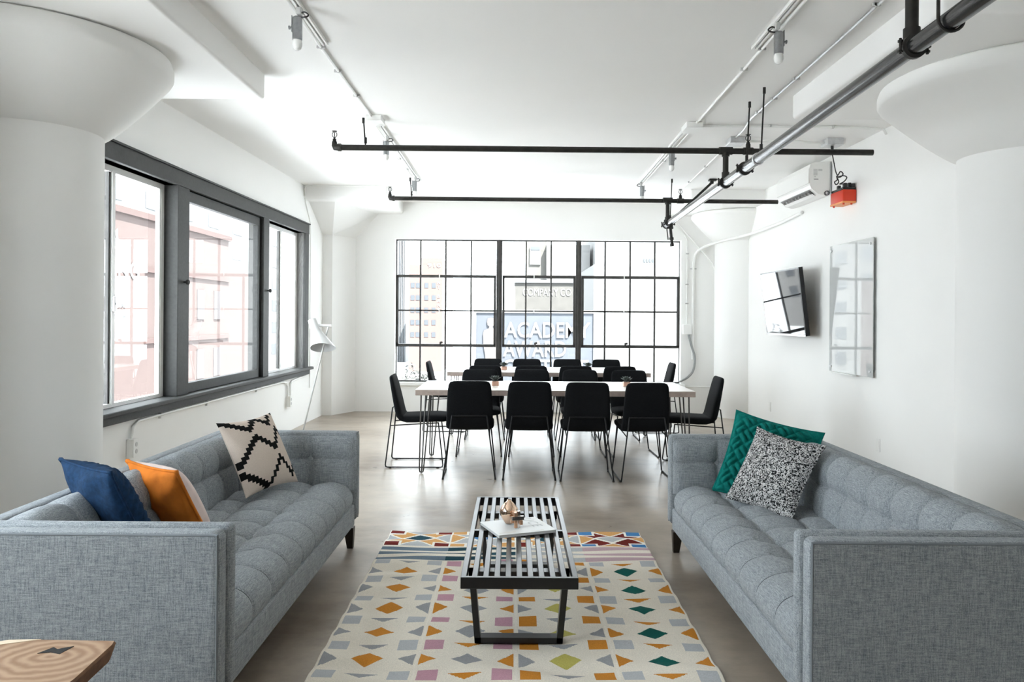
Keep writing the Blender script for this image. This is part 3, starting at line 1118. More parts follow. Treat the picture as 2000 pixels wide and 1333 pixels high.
        pp = [(p[0], yb - sy * 0.003, p[1]) for p in inset(0.010)]
        MB().tube(pp + [pp[0]], 0.0045, 6, cap=False).build('piping', 'sofa_piping', a_, True)
        # inner pad
        yi, yo = sy * INN, sy * (L2 - 0.068)
        MB().rbox(-0.40, 0.442, min(yi + sy * 0.014, yo - sy * 0.003), max(yi + sy * 0.014, yo - sy * 0.003), 0.20, 0.708, 0.020, 3).build('arm_pad', 'sofa_grey', a_, True)
        xs = [-0.30 + 0.725 * k / 60 for k in range(61)]
        zs = [0.36 + 0.325 * k / 36 for k in range(37)]

        def pad(x, z):
            ex = min((x + 0.30), (0.425 - x)) / 0.05
            ez = min((z - 0.36) + 0.05, (0.685 - z)) / 0.05
            f = min(1, max(0, ex)) ** 0.5 * min(1, max(0, ez)) ** 0.5
            dx, dz = abs(x - 0.16), abs(z - 0.545)
            px = min(1, dx / 0.07) ** 0.5
            pz = min(1, dz / 0.07) ** 0.5
            h = 0.030 * f * (0.35 + 0.65 * px) * (0.5 + 0.5 * pz)
            h -= f * (0.006 * seam(dx, 0.009) + 0.006 * seam(dz, 0.009) + 0.010 * seam(math.hypot(dx, dz), 0.03))
            return (x, yi + sy * 0.014 - sy * h + sy * 0.003 * (1 - f), z)
        vgrid(pad, xs, zs).build('arm_cushion', 'sofa_grey', a_, 'all')
    return root


sofa = make_sofa('sofa')
sofa.location = (-1.37, 3.71, 0)
sofa['label'] = 'grey tufted sofa with navy, orange and zigzag pillows, under the long window'
sofa['group'] = 'pair of grey tufted sofas'
sofa2 = copy_tree(sofa)
sofa2.location = (1.37, 3.67, 0)
sofa2.rotation_euler = (0, 0, PI)
sofa2['label'] = 'grey tufted sofa with teal and tweed pillows, by the right wall'


# ================================================================== PILLOWS
def frame_mat(c, ex, ey):
    ex = Vector(ex).normalized()
    ey = Vector(ey); ey = (ey - ex * ey.dot(ex)).normalized()
    ez = ex.cross(ey)
    m = Matrix((ex, ey, ez)).transposed().to_4x4()
    m.translation = Vector(c)
    return m


def pillow_sheet(s, T, n, side, disp=None, pinch=0.09, puff=0.5):
    us = [-1 + 2 * k / n for k in range(n + 1)]

    def fn(u, v):
        x = s / 2 * u * (1 - pinch * (1 - v * v) * abs(u))
        y = s / 2 * v * (1 - pinch * (1 - u * u) * abs(v))
        b = max(0.0, (1 - abs(u) ** 2.2) * (1 - abs(v) ** 2.2))
        z = T / 2 * b ** puff
        z += 0.006 * math.sin(3.1 * u + 1.3 * v + 0.7) * b
        if disp:
            z += disp(u, v) * min(1.0, b * 5)
        return (x, y, side * z)
    return vgrid(fn, us, us), us


def add_weave(me, n, colfn):
    ca = me.color_attributes.new('weave', 'FLOAT_COLOR', 'CORNER')
    arr = np.ones((len(me.loops), 4), dtype=np.float32)
    k = 0
    for p in me.polygons:
        i, j = divmod(p.index, n)
        u, v = -1 + 2 * (i + 0.5) / n, -1 + 2 * (j + 0.5) / n
        arr[p.loop_start:p.loop_start + p.loop_total, :3] = colfn(u, v)
    ca.data.foreach_set('color', arr.ravel())


def place_pillow(name, label, c, ex, ey, parts, group=None):
    """parts: list of (part name, MB, material, weave(n, fn) or None)"""
    r = bpy.data.objects.new(name, None)
    r.empty_display_size = 0.1
    C.objects.link(r)
    r.matrix_world = frame_mat(c, ex, ey)
    tag(r, label, 'pillow', 'throw pillows on the sofas')
    for (pn, mb_, m_, wv) in parts:
        o = mb_.build(pn, m_, r, 'all')
        if wv:
            add_weave(o.data, *wv)
    return r


def seam_tube(s, r, pinch=0.09):
    pts = []
    for k in range(96):
        a = k / 96 * 4
        e = int(a); t = a - e
        q = -1 + 2 * t
        u, v = ((q, -1), (1, q), (-q, 1), (-1, -q))[e]
        pts.append((s / 2 * u * (1 - pinch * (1 - v * v) * abs(u)), s / 2 * v * (1 - pinch * (1 - u * u) * abs(v)), 0))
    return MB().tube(pts + [pts[0]], r, 5, cap=False)


# tweed pillow
e1 = Vector((0.54, -0.83, -0.10)); up = Vector((0.42, 0.26, 0.86))
S = 0.43
Lc = Vector((1.165, 4.30, 0.425))
cc = Lc + e1.normalized() * S / 2 + up.normalized() * S / 2
f_, _ = pillow_sheet(S, 0.15, 44, 1); b_, _ = pillow_sheet(S, 0.13, 44, -1)
place_pillow('throw_pillow', 'black and white speckled tweed pillow leaning in front of the teal one', cc, e1, up,
             [('front_cover', f_, 'tweed', None), ('back_cover', b_, 'tweed', None), ('seam', seam_tube(S, 0.005), 'tweed', None)])

# teal basket-weave pillow
e1 = Vector((0.86, -0.45, -0.20)); up = Vector((0.42, 0.26, 0.875))
S = 0.49
Lc = Vector((1.13, 4.55, 0.425))
cc = Lc + e1.normalized() * S / 2 + up.normalized() * S / 2
cellw = 0.072


def basket(u, v):
    x, y = u * S / 2, v * S / 2
    p = (x + y) / math.sqrt(2) / cellw
    q = (x - y) / math.sqrt(2) / cellw
    i, j = math.floor(p), math.floor(q)
    a, b = p - i, q - j
    if (i + j) % 2:
        a, b = b, a
    return 0.030 * (abs(math.sin(2 * PI * a)) ** 0.8) * (math.sin(PI * b) ** 0.6) - 0.010


f_, _ = pillow_sheet(S, 0.14, 120, 1, basket, 0.07); b_, _ = pillow_sheet(S, 0.10, 30, -1, None, 0.07)
place_pillow('throw_pillow', 'teal green basket weave pillow at the far end of the right sofa', cc, e1, up,
             [('woven_cover', f_, 'teal_felt', None), ('back_cover', b_, 'teal_felt', None), ('seam', seam_tube(S, 0.007, 0.07), 'teal_felt', None)])


# zigzag pillow
def zigzag(u, v):
    ivory, black = (0.64, 0.55, 0.48), (0.010, 0.010, 0.010)
    step = 0.105
    uq = (math.floor((u + 1) / step) + 0.5) * step - 1
    bands = [[(-1.05, 1.02), (-0.30, 0.62), (0.10, 0.98), (0.50, 0.68), (0.85, 1.1), (1.1, 0.9)],
             [(-1.05, -0.30), (-0.25, 0.38), (0.25, -0.02), (0.72, 0.52), (1.1, 0.1)],
             [(-1.05, -0.42), (-0.22, -0.98), (0.32, -0.28), (0.72, -0.80), (1.1, -0.3)]]
    for bd in bands:
        for (a, b) in zip(bd[:-1], bd[1:]):
            if a[0] <= uq < b[0]:
                zz = a[1] + (b[1] - a[1]) * (uq - a[0]) / (b[0] - a[0])
                if abs(v - zz) < 0.095:
                    return black
    return ivory


e1 = Vector((0.38, 0.92, 0.02)); up = Vector((-0.42, 0.17, 0.885))
S = 0.435
Lc = Vector((-1.405, 4.17, 0.435))
cc = Lc + e1.normalized() * S / 2 + up.normalized() * S / 2
f_, _ = pillow_sheet(S, 0.15, 95, 1); b_, _ = pillow_sheet(S, 0.11, 40, -1)
place_pillow('throw_pillow', 'ivory pillow with black stepped zigzags at the far end of the left sofa', cc, e1, up,
             [('front_cover', f_, 'zigzag_cloth', (95, zigzag)), ('back_cover', b_, 'zigzag_cloth', (40, lambda u, v: (0.62, 0.54, 0.47))),
              ])


# navy cable pillow, seen from its plain side
def cable(u, v):
    w = (u + 1) * 2.5
    fr_ = w - math.floor(w)
    ch = abs(fr_ - 0.5)
    return 0.018 * abs(math.sin(PI * (v * 5.5 + ch * 1.6))) ** 0.8 * (math.sin(PI * fr_) ** 0.3) - 0.003


def folds(u, v):
    return 0.006 * math.sin(7 * (u + 0.6 * v)) * max(0, v) - 0.004 * seam(v + 0.35, 0.02)


e1 = Vector((0.78, -0.62, 0.0)); up = Vector((-0.30, -0.30, 0.9))
A = Vector((-1.80, 3.15, 0.825))
S = 0.42
cc = A + e1.normalized() * S / 2 - up.normalized() * S / 2
f_, _ = pillow_sheet(S, 0.17, 90, 1, cable, 0.05, 0.42); b_, _ = pillow_sheet(S, 0.11, 44, -1, folds, 0.05, 0.42)
place_pillow('throw_pillow', 'navy blue cable pillow propped behind the near arm of the left sofa', cc, -e1, up,
             [('cable_cover', f_, 'navy_cloth', None), ('plain_cover', b_, 'navy_cloth', None), ('seam', seam_tube(S, 0.006, 0.05), 'navy_cloth', None)])

# orange and pink pillow
A = Vector((-1.74, 3.56, 0.745))
e1 = Vector((0.80, -0.60, 0.0)); up = Vector((-0.36, -0.30, 0.88))
S = 0.40
cc = A + e1.normalized() * S / 2 - up.normalized() * S / 2
f_, _ = pillow_sheet(S, 0.18, 44, 1, None, 0.06, 0.45); b_, _ = pillow_sheet(S, 0.13, 44, -1, lambda u, v: 0.005 * math.sin(9 * (u * 0.6 + v)) * max(0, v + 0.2), 0.06, 0.45)
place_pillow('throw_pillow', 'orange pillow with a pale pink front, next to the navy one', cc, -e1, up,
             [('pink_cover', f_, 'pink_cloth', None), ('orange_cover', b_, 'orange_cloth', None), ('seam', seam_tube(S, 0.007, 0.06), 'orange_cloth', None)])

# ================================================================== RUG
RX0, RX1, RY0, RY1 = -0.785, 0.82, 2.62, 5.14
NRX, NRY = 320, 500
xs = np.linspace(RX0, RX1, NRX + 1); ys = np.linspace(RY1, RY0, NRY + 1)
gx, gy = np.meshgrid(xs, ys)
wob = 0.004 * np.sin(gy * 17 + 1.3 * np.sin(gx * 5)) * (0.5 + 0.5 * np.sin(gx * 3.1 + gy * 2.0)) + 0.003 * np.sin(gy * 31 + gx * 4 + 2 * np.sin(gx * 2.3))
gz = 0.0105 + np.clip(wob * 1.5, -0.008, 0.0068)
gyy = gy + 0.008 * np.sin(gx * 9 + gy * 3)
verts = np.stack([gx, gyy, gz], -1).reshape(-1, 3)
W = NRX + 1
idx = np.arange((NRX + 1) * (NRY + 1)).reshape(NRY + 1, NRX + 1)
quads = np.stack([idx[:-1, :-1], idx[1:, :-1], idx[1:, 1:], idx[:-1, 1:]], -1).reshape(-1, 4)
# skirt down to the floor
border = list(idx[0, :]) + list(idx[1:, -1]) + list(idx[-1, -2::-1]) + list(idx[-2:0:-1, 0])
nb = len(border); base0 = len(verts)
skirt = verts[border].copy(); skirt[:, 2] = 0.0005
allv = np.concatenate([verts, skirt])
sk = [(border[i], border[(i + 1) % nb], base0 + (i + 1) % nb, base0 + i) for i in range(nb)]
me = bpy.data.meshes.new('kilim_rug')
cen = Vector(((RX0 + RX1) / 2, (RY0 + RY1) / 2, 0))
me.from_pydata([(p[0] - cen.x, p[1] - cen.y, p[2]) for p in allv.tolist()], [], [tuple(q) for q in quads.tolist()] + [tuple(int(a) for a in q) for q in sk])
me.materials.append(M['kilim_cloth'])
col = {'ivory': (0.80, 0.745, 0.65), 'white': (0.86, 0.83, 0.76), 'orange': (0.58, 0.235, 0.035), 'tan': (0.66, 0.36, 0.14), 'grey': (0.33, 0.335, 0.345),
       'lgrey': (0.47, 0.485, 0.50), 'teal': (0.008, 0.10, 0.085), 'dteal': (0.02, 0.065, 0.09), 'lime': (0.49, 0.44, 0.12), 'pink': (0.53, 0.30, 0.36),
       'maroon': (0.17, 0.022, 0.018), 'blue': (0.07, 0.22, 0.46), 'slate': (0.16, 0.215, 0.27), 'lpink': (0.52, 0.37, 0.40)}
px = (xs[:-1] + xs[1:]) / 2
vy = RY1 - (ys[:-1] + ys[1:]) / 2
U, V = np.meshgrid(px, vy)
PW = (RX1 - RX0) / 4
pan = np.clip(((U - RX0) / PW).astype(int), 0, 3)
al = (U - RX0) - pan * PW - PW / 2          # across, relative to panel centre
rgb = np.zeros(U.shape + (3,)); rgb[:] = col['ivory']


def put(mask, c):
    rgb[mask] = col[c]


# star border
sb = V < 0.335
a = al / (PW / 2); b = (V - 0.1675) / 0.1675
aa, ab = np.abs(a), np.abs(b)
stars = [('maroon', 'tan', 'dteal', 'lgrey', 'lgrey'), ('tan', 'lgrey', 'blue', 'tan', 'tan'), ('maroon', 'tan', 'dteal', 'lgrey', 'lgrey'), ('blue', 'maroon', 'lgrey', 'tan', 'tan')]
ccx, ccy = 0.56, 0.60
rect = (aa > ccx) & (ab > ccy)
rect_o = (aa > ccx - 0.09) & (ab > ccy - 0.11)
dia = aa / 0.50 + ab / 0.42
sidet = (aa > 0.55) & (ab < (aa - 0.55) / 0.45 * 0.46)
sidet_o = (aa > 0.47) & (ab < (aa - 0.47) / 0.45 * 0.50)
topt = (ab > 0.52) & (aa < (ab - 0.52) / 0.48 * 0.50)
topt_o = (ab > 0.42) & (aa < (ab - 0.42) / 0.48 * 0.50)
for k in range(4):
    p_ = sb & (pan == k)
    cr, st, ce, sd, tp = stars[k]
    put(p_, st)
    put(p_ & (sidet_o | topt_o | rect_o | (dia < 1.2)), 'white')
    put(p_ & sidet, sd); put(p_ & topt, tp); put(p_ & rect, cr); put(p_ & (dia < 0.9), ce)
    put(p_ & (aa > 0.965), 'white')
put(sb & (ab > 0.985), 'white')
# stripes
for (v0, v1) in ((0.352, 0.41), (0.452, 0.502), (0.555, 0.61)):
    for k, c in enumerate(('slate', 'dteal', 'lgrey', 'lpink')):
        put((V > v0) & (V < v1) & (pan == k), c)
# diamonds, side triangles, small rectangles
P_ = 0.281
dc = ['orange', 'grey', 'lime', 'teal']
lc = ['grey', 'orange', 'grey', 'orange']        # triangle at the left edge of a panel
rc = ['grey', 'orange', 'grey', 'orange']        # triangle at the right edge
flat = ['grey', 'orange', 'grey', 'orange']
rl = ['lgrey', 'pink', 'orange', 'lgrey']
rr_ = ['lgrey', 'pink', 'orange', 'lgrey']
for k in range(7):
    vd = 0.80 + P_ * k
    for q in range(4):
        pm = pan == q
        put(pm & (np.abs(al) / 0.066 + np.abs(V - vd) / 0.062 < 1), dc[q])
        for sg, tc_ in ((-1, lc[q]), (1, rc[q])):
            ed = PW / 2 - sg * al                # distance from that panel edge
            put(pm & (ed > 0.012) & (ed < 0.075) & (np.abs(V - vd) < 0.058 * (0.078 - ed) / 0.066), tc_)
    vr = 0.66 + P_ * k
    for q in range(4):
        pm = pan == q
        tv = V - (vr - 0.012)
        put(pm & (tv > 0) & (tv < 0.042) & (np.abs(al) < 0.066 * (1 - tv / 0.044)), flat[q])
        for sg, tc_ in ((-1, rl[q]), (1, rr_[q])):
            ed = PW / 2 - sg * al
            put(pm & (ed > 0.014) & (ed < 0.094) & (np.abs(V - vr) < 0.042), tc_)
lines = (np.abs(np.abs(al) - PW / 2) < 0.0075) & (V > 0.62)
rgb[lines] = (0.825, 0.775, 0.685)
ca = me.color_attributes.new('weave', 'FLOAT_COLOR', 'CORNER')
arr = np.ones((len(me.loops), 4), dtype=np.float32)
arr[:, :3] = col['ivory']
nq = NRX * NRY
arr[:nq * 4, :3] = np.repeat(rgb.reshape(-1, 3), 4, axis=0)
ca.data.foreach_set('color', arr.ravel())
me.polygons.foreach_set('use_smooth', [True] * len(me.polygons))
me.update()
rug = bpy.data.objects.new('kilim_rug', me)
rug.location = cen
C.objects.link(rug)
tag(rug, 'ivory kilim rug with coloured diamonds and a star border', 'rug')

# ================================================================== SLATTED BENCH
BX, BW, BY0, BY1, BZ = 0.029, 0.472, 3.17, 4.60, 0.358
bench = thing('slatted_bench', 'low black slatted bench standing on the kilim rug', 'bench', (BX, (BY0 + BY1) / 2, 0))
sw = BW / 21.0
for i in range(11):
    x0 = BX - BW / 2 + 2 * i * sw
    MB().rbox(x0, x0 + sw, BY0 + 0.019, BY1 - 0.019, BZ - 0.036, BZ, 0.0015, 1).build('slat', 'bench_black', bench, world=True)
for (y0, y1) in ((BY0, BY0 + 0.02), (BY1 - 0.02, BY1)):
    MB().rbox(BX - BW / 2, BX + BW / 2, y0, y1, BZ - 0.046, BZ + 0.0005, 0.002, 1).build('end_rail', 'bench_black', bench, world=True)
ym = (BY0 + BY1) / 2
MB().box(BX - BW / 2 + 0.01, BX + BW / 2 - 0.01, ym - 0.012, ym + 0.012, BZ - 0.034, BZ - 0.001).build('cross_rail', 'bench_black', bench, world=True)
for y in (BY0 + 0.215, BY1 - 0.215):
    f = MB()
    wt, wb, t, dp = 0.214, 0.186, 0.026, 0.026
    z0, z1 = 0.018, BZ - 0.036
    zi = z1 - 0.03
    f.box(BX - wt, BX + wt, y - dp, y + dp, zi, z1)
    f.box(BX - wb, BX + wb, y - dp, y + dp, z0, z0 + 0.024)
    for s in (-1, 1):
        xo0, xo1 = BX + s * wb, BX + s * wt
        xi0, xi1 = xo0 - s * t, xo1 - s * t
        poly = [(xo0, z0), (xi0, z0), (xi1, z1), (xo1, z1)]
        f.prism(poly, y - dp, y + dp, 'y')
    f.build('leg_frame', 'bench_black', bench, world=True)

# magazine
mg = thing('magazine', 'white magazine lying askew on the slatted bench', 'magazine', (0.025, 3.905, BZ + 0.001), math.radians(22))
MB().rbox(-0.148, 0.148, -0.131, 0.131, 0.0, 0.013, 0.001, 1).build('pages', 'paper', mg)
MB().rbox(-0.150, 0.150, -0.133, 0.133, 0.0131, 0.0146, 0.0006, 1).build('cover', 'paper', mg)
for k, ch in enumerate('UCE'):
    me_ = text_mesh(ch, 0.075, 0.0, 'paper_grey')
    me2 = text_mesh(ch, 0.075, 0.0, 'paper', -0.0026)
    for mm, dz in ((me_, 0.0148), (me2, 0.0150)):
        for v in mm.vertices:
            x, y = v.co.x, v.co.y
            v.co = (0.066 + y, 0.115 - 0.062 * k - x, dz)
        mm.update()
        o = bpy.data.objects.new('cover_letter', mm); C.objects.link(o); o.parent = mg
MB().box(-0.135, -0.05, -0.10, -0.098, 0.0147, 0.0149).box(0.02, 0.09, -0.115, -0.113, 0.0147, 0.0149).build('cover_line', 'paper_print', mg)

# rose gold vase
zt = BZ + 0.0158
va = thing('vase', 'rose gold teardrop vase standing on the magazine', 'vase', (-0.018, 3.945, zt))
MB().lathe([(0.0, 0.0), (0.016, 0.0), (0.022, 0.006), (0.034, 0.025), (0.044, 0.045), (0.047, 0.060), (0.044, 0.074), (0.034, 0.090), (0.022, 0.104), (0.012, 0.114), (0.0095, 0.120), (0.0085, 0.121)], n=48).build('body', 'rose_gold', va, 'all')
MB().lathe([(0.0, 0.119), (0.0088, 0.119), (0.0088, 0.1212), (0.0, 0.1212)], n=20).build('mouth', 'dark_hole', va, True)

# burr puzzle of metal bars
pz = thing('burr_puzzle', 'interlocking copper bar puzzle beside the vase on the magazine', 'puzzle', (0.022, 3.865, zt), math.radians(14))
B = 0.0195
for (x0, x1, y0, y1, z0, z1, m_) in (
        (-1.05, -0.02, -0.5, 0.5, 0, 4.2, 'copper_brushed'), (0.02, 1.05, -0.5, 0.5, 0, 4.2, 'steel_bright'),
        (-2.1, 2.1, 0.52, 1.5, 1.05, 2.05, 'copper_brushed'), (-2.1, 2.1, -1.5, -0.52, 2.1, 3.1, 'steel_bright'),
        (-1.5, -0.5, -2.1, 2.1, 3.12, 4.1, 'copper_brushed'), (0.5, 1.5, -2.1, 2.1, 1.05, 2.05, 'copper_brushed')):
    MB().rbox(x0 * B * .72, x1 * B * .72, y0 * B * .72, y1 * B * .72, z0 * B, z1 * B, 0.0012, 1).build('bar', m_, pz)

# ================================================================== SIDE TABLE
stt = thing('stump_table', 'wooden stump side table with butterfly key, in the near left corner', 'side table', (-1.33, 1.93, 0))
outl = [(-1.085, 2.165), (-1.092, 2.19), (-1.30, 2.195), (-1.385, 2.19), (-1.55, 2.10), (-1.63, 1.98), (-1.62, 1.80), (-1.50, 1.67), (-1.30, 1.63), (-1.14, 1.67), (-1.085, 1.80), (-1.075, 1.96)]
cx0, cy0 = -1.33, 1.93
n = len(outl)
mb = MB()
rings = [(0.985, 0.50), (1.0, 0.493), (0.96, 0.455)]
vs = []
for (k, z) in rings:
    vs += [(cx0 + (x - cx0) * k, cy0 + (y - cy0) * k, z) for x, y in outl]
mb.add(vs, [tuple(range(n))])
top_o = mb.build('slab', 'end_grain', stt, world=True)
mb = MB()
fs = [tuple(2 * n + j for j in range(n - 1, -1, -1))]
for r in range(2):
    for j in range(n):
        fs.append((r * n + j, r * n + (j + 1) % n, (r + 1) * n + (j + 1) % n, (r + 1) * n + j))
mb.add(vs, fs)
mb.build('bark_edge', 'bark_edge', stt, world=True)
MB().prism([(-1.30, 2.192), (-1.384, 2.187), (-1.545, 2.098), (-1.50, 2.10), (-1.40, 2.15)], 0.4985, 0.5012).build('sapwood', 'sapwood', stt, world=True)
MB().prism([(-1.255, 2.10), (-1.235, 2.14), (-1.218, 2.128), (-1.185, 2.148), (-1.195, 2.098), (-1.225, 2.108)], 0.4985, 0.5014).build('butterfly_key', 'ebony_key', stt, world=True)
MB().lathe([(0.20, 0.0), (0.19, 0.05), (0.165, 0.2), (0.17, 0.36), (0.21, 0.457)], (cx0, cy0, 0), 14).build('trunk', 'bark_edge', stt, True, world=True)

# ================================================================== DINING CHAIRS
def make_chair():
    r = thing('dining_chair', '', 'chair')
    X = (1, 0, 0)

    def st_of(pts):
        out = []
        for i, (y, z, a, b) in enumerate(pts):
            y0, z0 = pts[max(0, i - 1)][:2]; y1, z1 = pts[min(len(pts) - 1, i + 1)][:2]
            t = Vector((0, y1 - y0, z1 - z0)).normalized()
            nn = Vector((0, -t.z, t.y))
            out.append(((0, y, z), X, nn, a, b))
        return out
    seat = [(0.300, 0.447, 0.15, 0.004), (0.297, 0.448, 0.185, 0.016), (0.288, 0.449, 0.203, 0.026), (0.265, 0.451, 0.211, 0.032), (0.2, 0.453, 0.215, 0.035),
            (0.1, 0.450, 0.216, 0.036), (0.0, 0.446, 0.214, 0.037), (-0.08, 0.444, 0.207, 0.036), (-0.12, 0.45, 0.198, 0.030), (-0.14, 0.455, 0.18, 0.014)]
    MB().loft(st_of(seat), 28, 4).build('seat', 'chair_black', r, 'all')
    back = [(-0.05, 0.432, 0.19, 0.012), (-0.09, 0.437, 0.2, 0.024), (-0.128, 0.452, 0.204, 0.031), (-0.150, 0.478, 0.204, 0.033), (-0.162, 0.52, 0.202, 0.033),
            (-0.175, 0.58, 0.200, 0.032), (-0.190, 0.65, 0.197, 0.030), (-0.205, 0.72, 0.192, 0.027), (-0.218, 0.78, 0.187, 0.024), (-0.226, 0.815, 0.181, 0.022), (-0.231, 0.836, 0.170, 0.018), (-0.233, 0.845, 0.150, 0.012), (-0.234, 0.848, 0.12, 0.004)]
    MB().loft(st_of(back), 28, 4).build('backrest', 'chair_black', r, 'all')
    for s in (-1, 1):
        path = [(s * 0.150, -0.214, 0.548), (s * 0.222, -0.268, 0.03), (s * 0.225, -0.262, 0.012), (s * 0.225, -0.245, 0.0085), (s * 0.225, 0.238, 0.0085),
                (s * 0.225, 0.256, 0.012), (s * 0.225, 0.262, 0.03), (s * 0.185, 0.215, 0.418)]
        lg = MB().tube(path, 0.0062, 8).build('sled_leg', 'chair_wire', r, True)
        MB().tube([(s * 0.174, -0.232, 0.385), (s * 0.176, 0.0, 0.40), (s * 0.185, 0.215, 0.414)], 0.0055, 8).build('side_rail', 'chair_wire', lg, True)
        for y in (-0.222, 0.215):
            MB().rbox(s * 0.225 - 0.009, s * 0.225 + 0.009, y - 0.014, y + 0.014, 0.0, 0.014, 0.003, 1).build('glide', 'black_rubber', lg)
    MB().tube([(-0.150, -0.214, 0.548), (0.150, -0.214, 0.548)], 0.0062, 8).build('back_bar', 'chair_wire', r, True)
    return r


chair0 = make_chair()
used = [False]
G_CH = 'black dining chairs around the two long tables'


def place_chair(x, y, rz, label):
    o = chair0 if not used[0] else copy_tree(chair0)
    used[0] = True
    o.location = (x, y, 0)
    o.rotation_euler = (0, 0, rz)
    o['label'] = label
    o['group'] = G_CH


ordn = ['leftmost', 'second from left', 'third from left', 'rightmost']
# front table, near side (backs to the viewer)
for i, (px_, d) in enumerate(((917, 7.05), (1035.5, 7.03), (1149, 6.99), (1263.5, 6.99))):
    place_chair((px_ - 1004) * (d - 0.2) / 1550, d, [0.03, 0.0, -0.02, 0.02][i], 'black dining chair with its back to the viewer at the front table, %s' % ordn[i])
for i, px_ in enumerate((939.5, 1038.6, 1134, 1231)):
    place_chair((px_ - 1004) * 8.35 / 1550, 8.16, PI + [0.02, -0.02, 0.0, 0.03][i], 'black dining chair on the far side of the front table, %s' % ordn[i])
for i, px_ in enumerate((948, 1037.5, 1126, 1211.5)):
    place_chair((px_ - 1004) * 9.05 / 1550, 9.27, [0.0, 0.02, -0.02, 0.0][i], 'black dining chair on the near side of the rear table, %s' % ordn[i])
for i, px_ in enumerate((954, 1030.5, 1109, 1184)):
    place_chair((px_ - 1004) * 10.5 / 1550, 10.3, PI + [0.0, 0.02, 0.0, -0.03][i], 'black dining chair on the window side of the rear table, %s' % ordn[i])
place_chair(-0.915, 7.55, -PI / 2 + 0.02, 'black dining chair at the left end of the front table')
place_chair(1.72, 7.55, PI / 2 - 0.03, 'black dining chair at the right end of the front table')
place_chair(-0.83, 9.85, -PI / 2, 'black dining chair at the left end of the rear table')
place_chair(1.74, 9.85, PI / 2, 'black dining chair at the right end of the rear table')


# ================================================================== TABLES
def make_table(x0, x1, y0, y1, label):
    t = thing('dining_table', label, 'table', ((x0 + x1) / 2, (y0 + y1) / 2, 0), group='two long white tables')
    MB().rbox(x0, x1, y0, y1, 0.702, 0.75, 0.003, 1).build('edge_band', 'table_edge', t, world=True)
    MB().rbox(x0 + 0.001, x1 - 0.001, y0 + 0.001, y1 - 0.001, 0.7495, 0.753, 0.001, 1).build('tabletop', 'table_white', t, world=True)
    for sx in (0, 1):
        for sy in (0, 1):
            ix, iy = (1 if sx == 0 else -1), (1 if sy == 0 else -1)
            cx = (x0 if sx == 0 else x1) + ix * 0.045
            cyy = (y0 if sy == 0 else y1) + iy * 0.07
            fx_, fy = cx + ix * 0.0, cyy + iy * 0.0
            r_ = 0.0065
            a_ = [(cx + ix * 0.0, cyy, 0.70), (fx_ - ix * 0.012, fy, 0.04), (fx_ - ix * 0.008, fy, 0.015), (fx_ + ix * 0.006, fy, 0.0066), (fx_ + ix * 0.022, fy, 0.015), (fx_ + ix * 0.026, fy, 0.04), (cx + ix * 0.085, cyy, 0.70)]
            b2_ = [(cx + ix * 0.03, cyy + iy * 0.10, 0.70), (fx_ + ix * 0.008, fy + iy * 0.012, 0.03), (fx_ + ix * 0.006, fy, 0.0066)]
            MB().tube(a_, r_, 8).tube(b2_, r_, 8).rbox(min(cx - ix * 0.01, cx + ix * 0.1), max(cx - ix * 0.01, cx + ix * 0.1), min(cyy - iy * 0.01, cyy + iy * 0.11), max(cyy - iy * 0.01, cyy + iy * 0.11), 0.697, 0.703, 0.001, 1).build('hairpin_leg', 'hairpin_steel', t, True, world=True)
    return t


make_table(-0.87, 1.612, 7.02, 8.03, 'long white dining table on hairpin legs, nearer of the two')
make_table(-0.785, 1.615, 9.33, 10.35, 'long white dining table on hairpin legs, closer to the factory window')


def make_succulent(x, y, label, rz):
    t = thing('succulent_pot', label, 'potted plant', (x, y, 0.753), rz, 'succulents on the dining tables')
    MB().rbox(-0.033, 0.033, -0.033, 0.033, 0.0, 0.042, 0.003, 1).build('pot', 'copper_pot', t)
    MB().rbox(-0.029, 0.029, -0.029, 0.029, 0.04, 0.044, 0.001, 1).build('soil', 'soil', t)
    rs = random.Random(int(x * 100) + 5)
    for ring, (cnt, tilt, L, w) in enumerate(((9, 22, 0.062, 0.013), (8, 42, 0.055, 0.012), (6, 66, 0.045, 0.010))):
        for k in range(cnt):
            a = 2 * PI * (k + 0.5 * (ring % 2)) / cnt + rs.uniform(-0.15, 0.15)
            e = math.radians(tilt + rs.uniform(-6, 6))
            d = Vector((math.cos(a) * math.cos(e), math.sin(a) * math.cos(e), math.sin(e)))
            sd = Vector((-math.sin(a), math.cos(a), 0)); nn = sd.cross(d)
            o_ = Vector((0, 0, 0.046))
            st = []
            for (f, ww, th) in ((0.02, 0.35, 0.3), (0.3, 0.8, 0.45), (0.6, 1.0, 0.4), (0.85, 0.7, 0.25), (1.0, 0.06, 0.05)):
                st.append((o_ + d * (L * f) + Vector((0, 0, 0.010 * f * f)), sd, nn, w * ww, 0.008 * th))
            MB().loft(st, 8, 2).build('leaf', 'succulent', t, 'all')


make_succulent(-0.174, 7.50, 'dark succulent in copper pot on the front table, left one', 0.1)
make_succulent(1.07, 7.52, 'dark succulent in copper pot on the front table, right one', 0.0)
make_succulent(-0.12, 9.75, 'dark succulent in copper pot on the rear table, left one', 0.2)
make_succulent(0.92, 9.78, 'dark succulent in copper pot on the rear table, right one', 0.1)

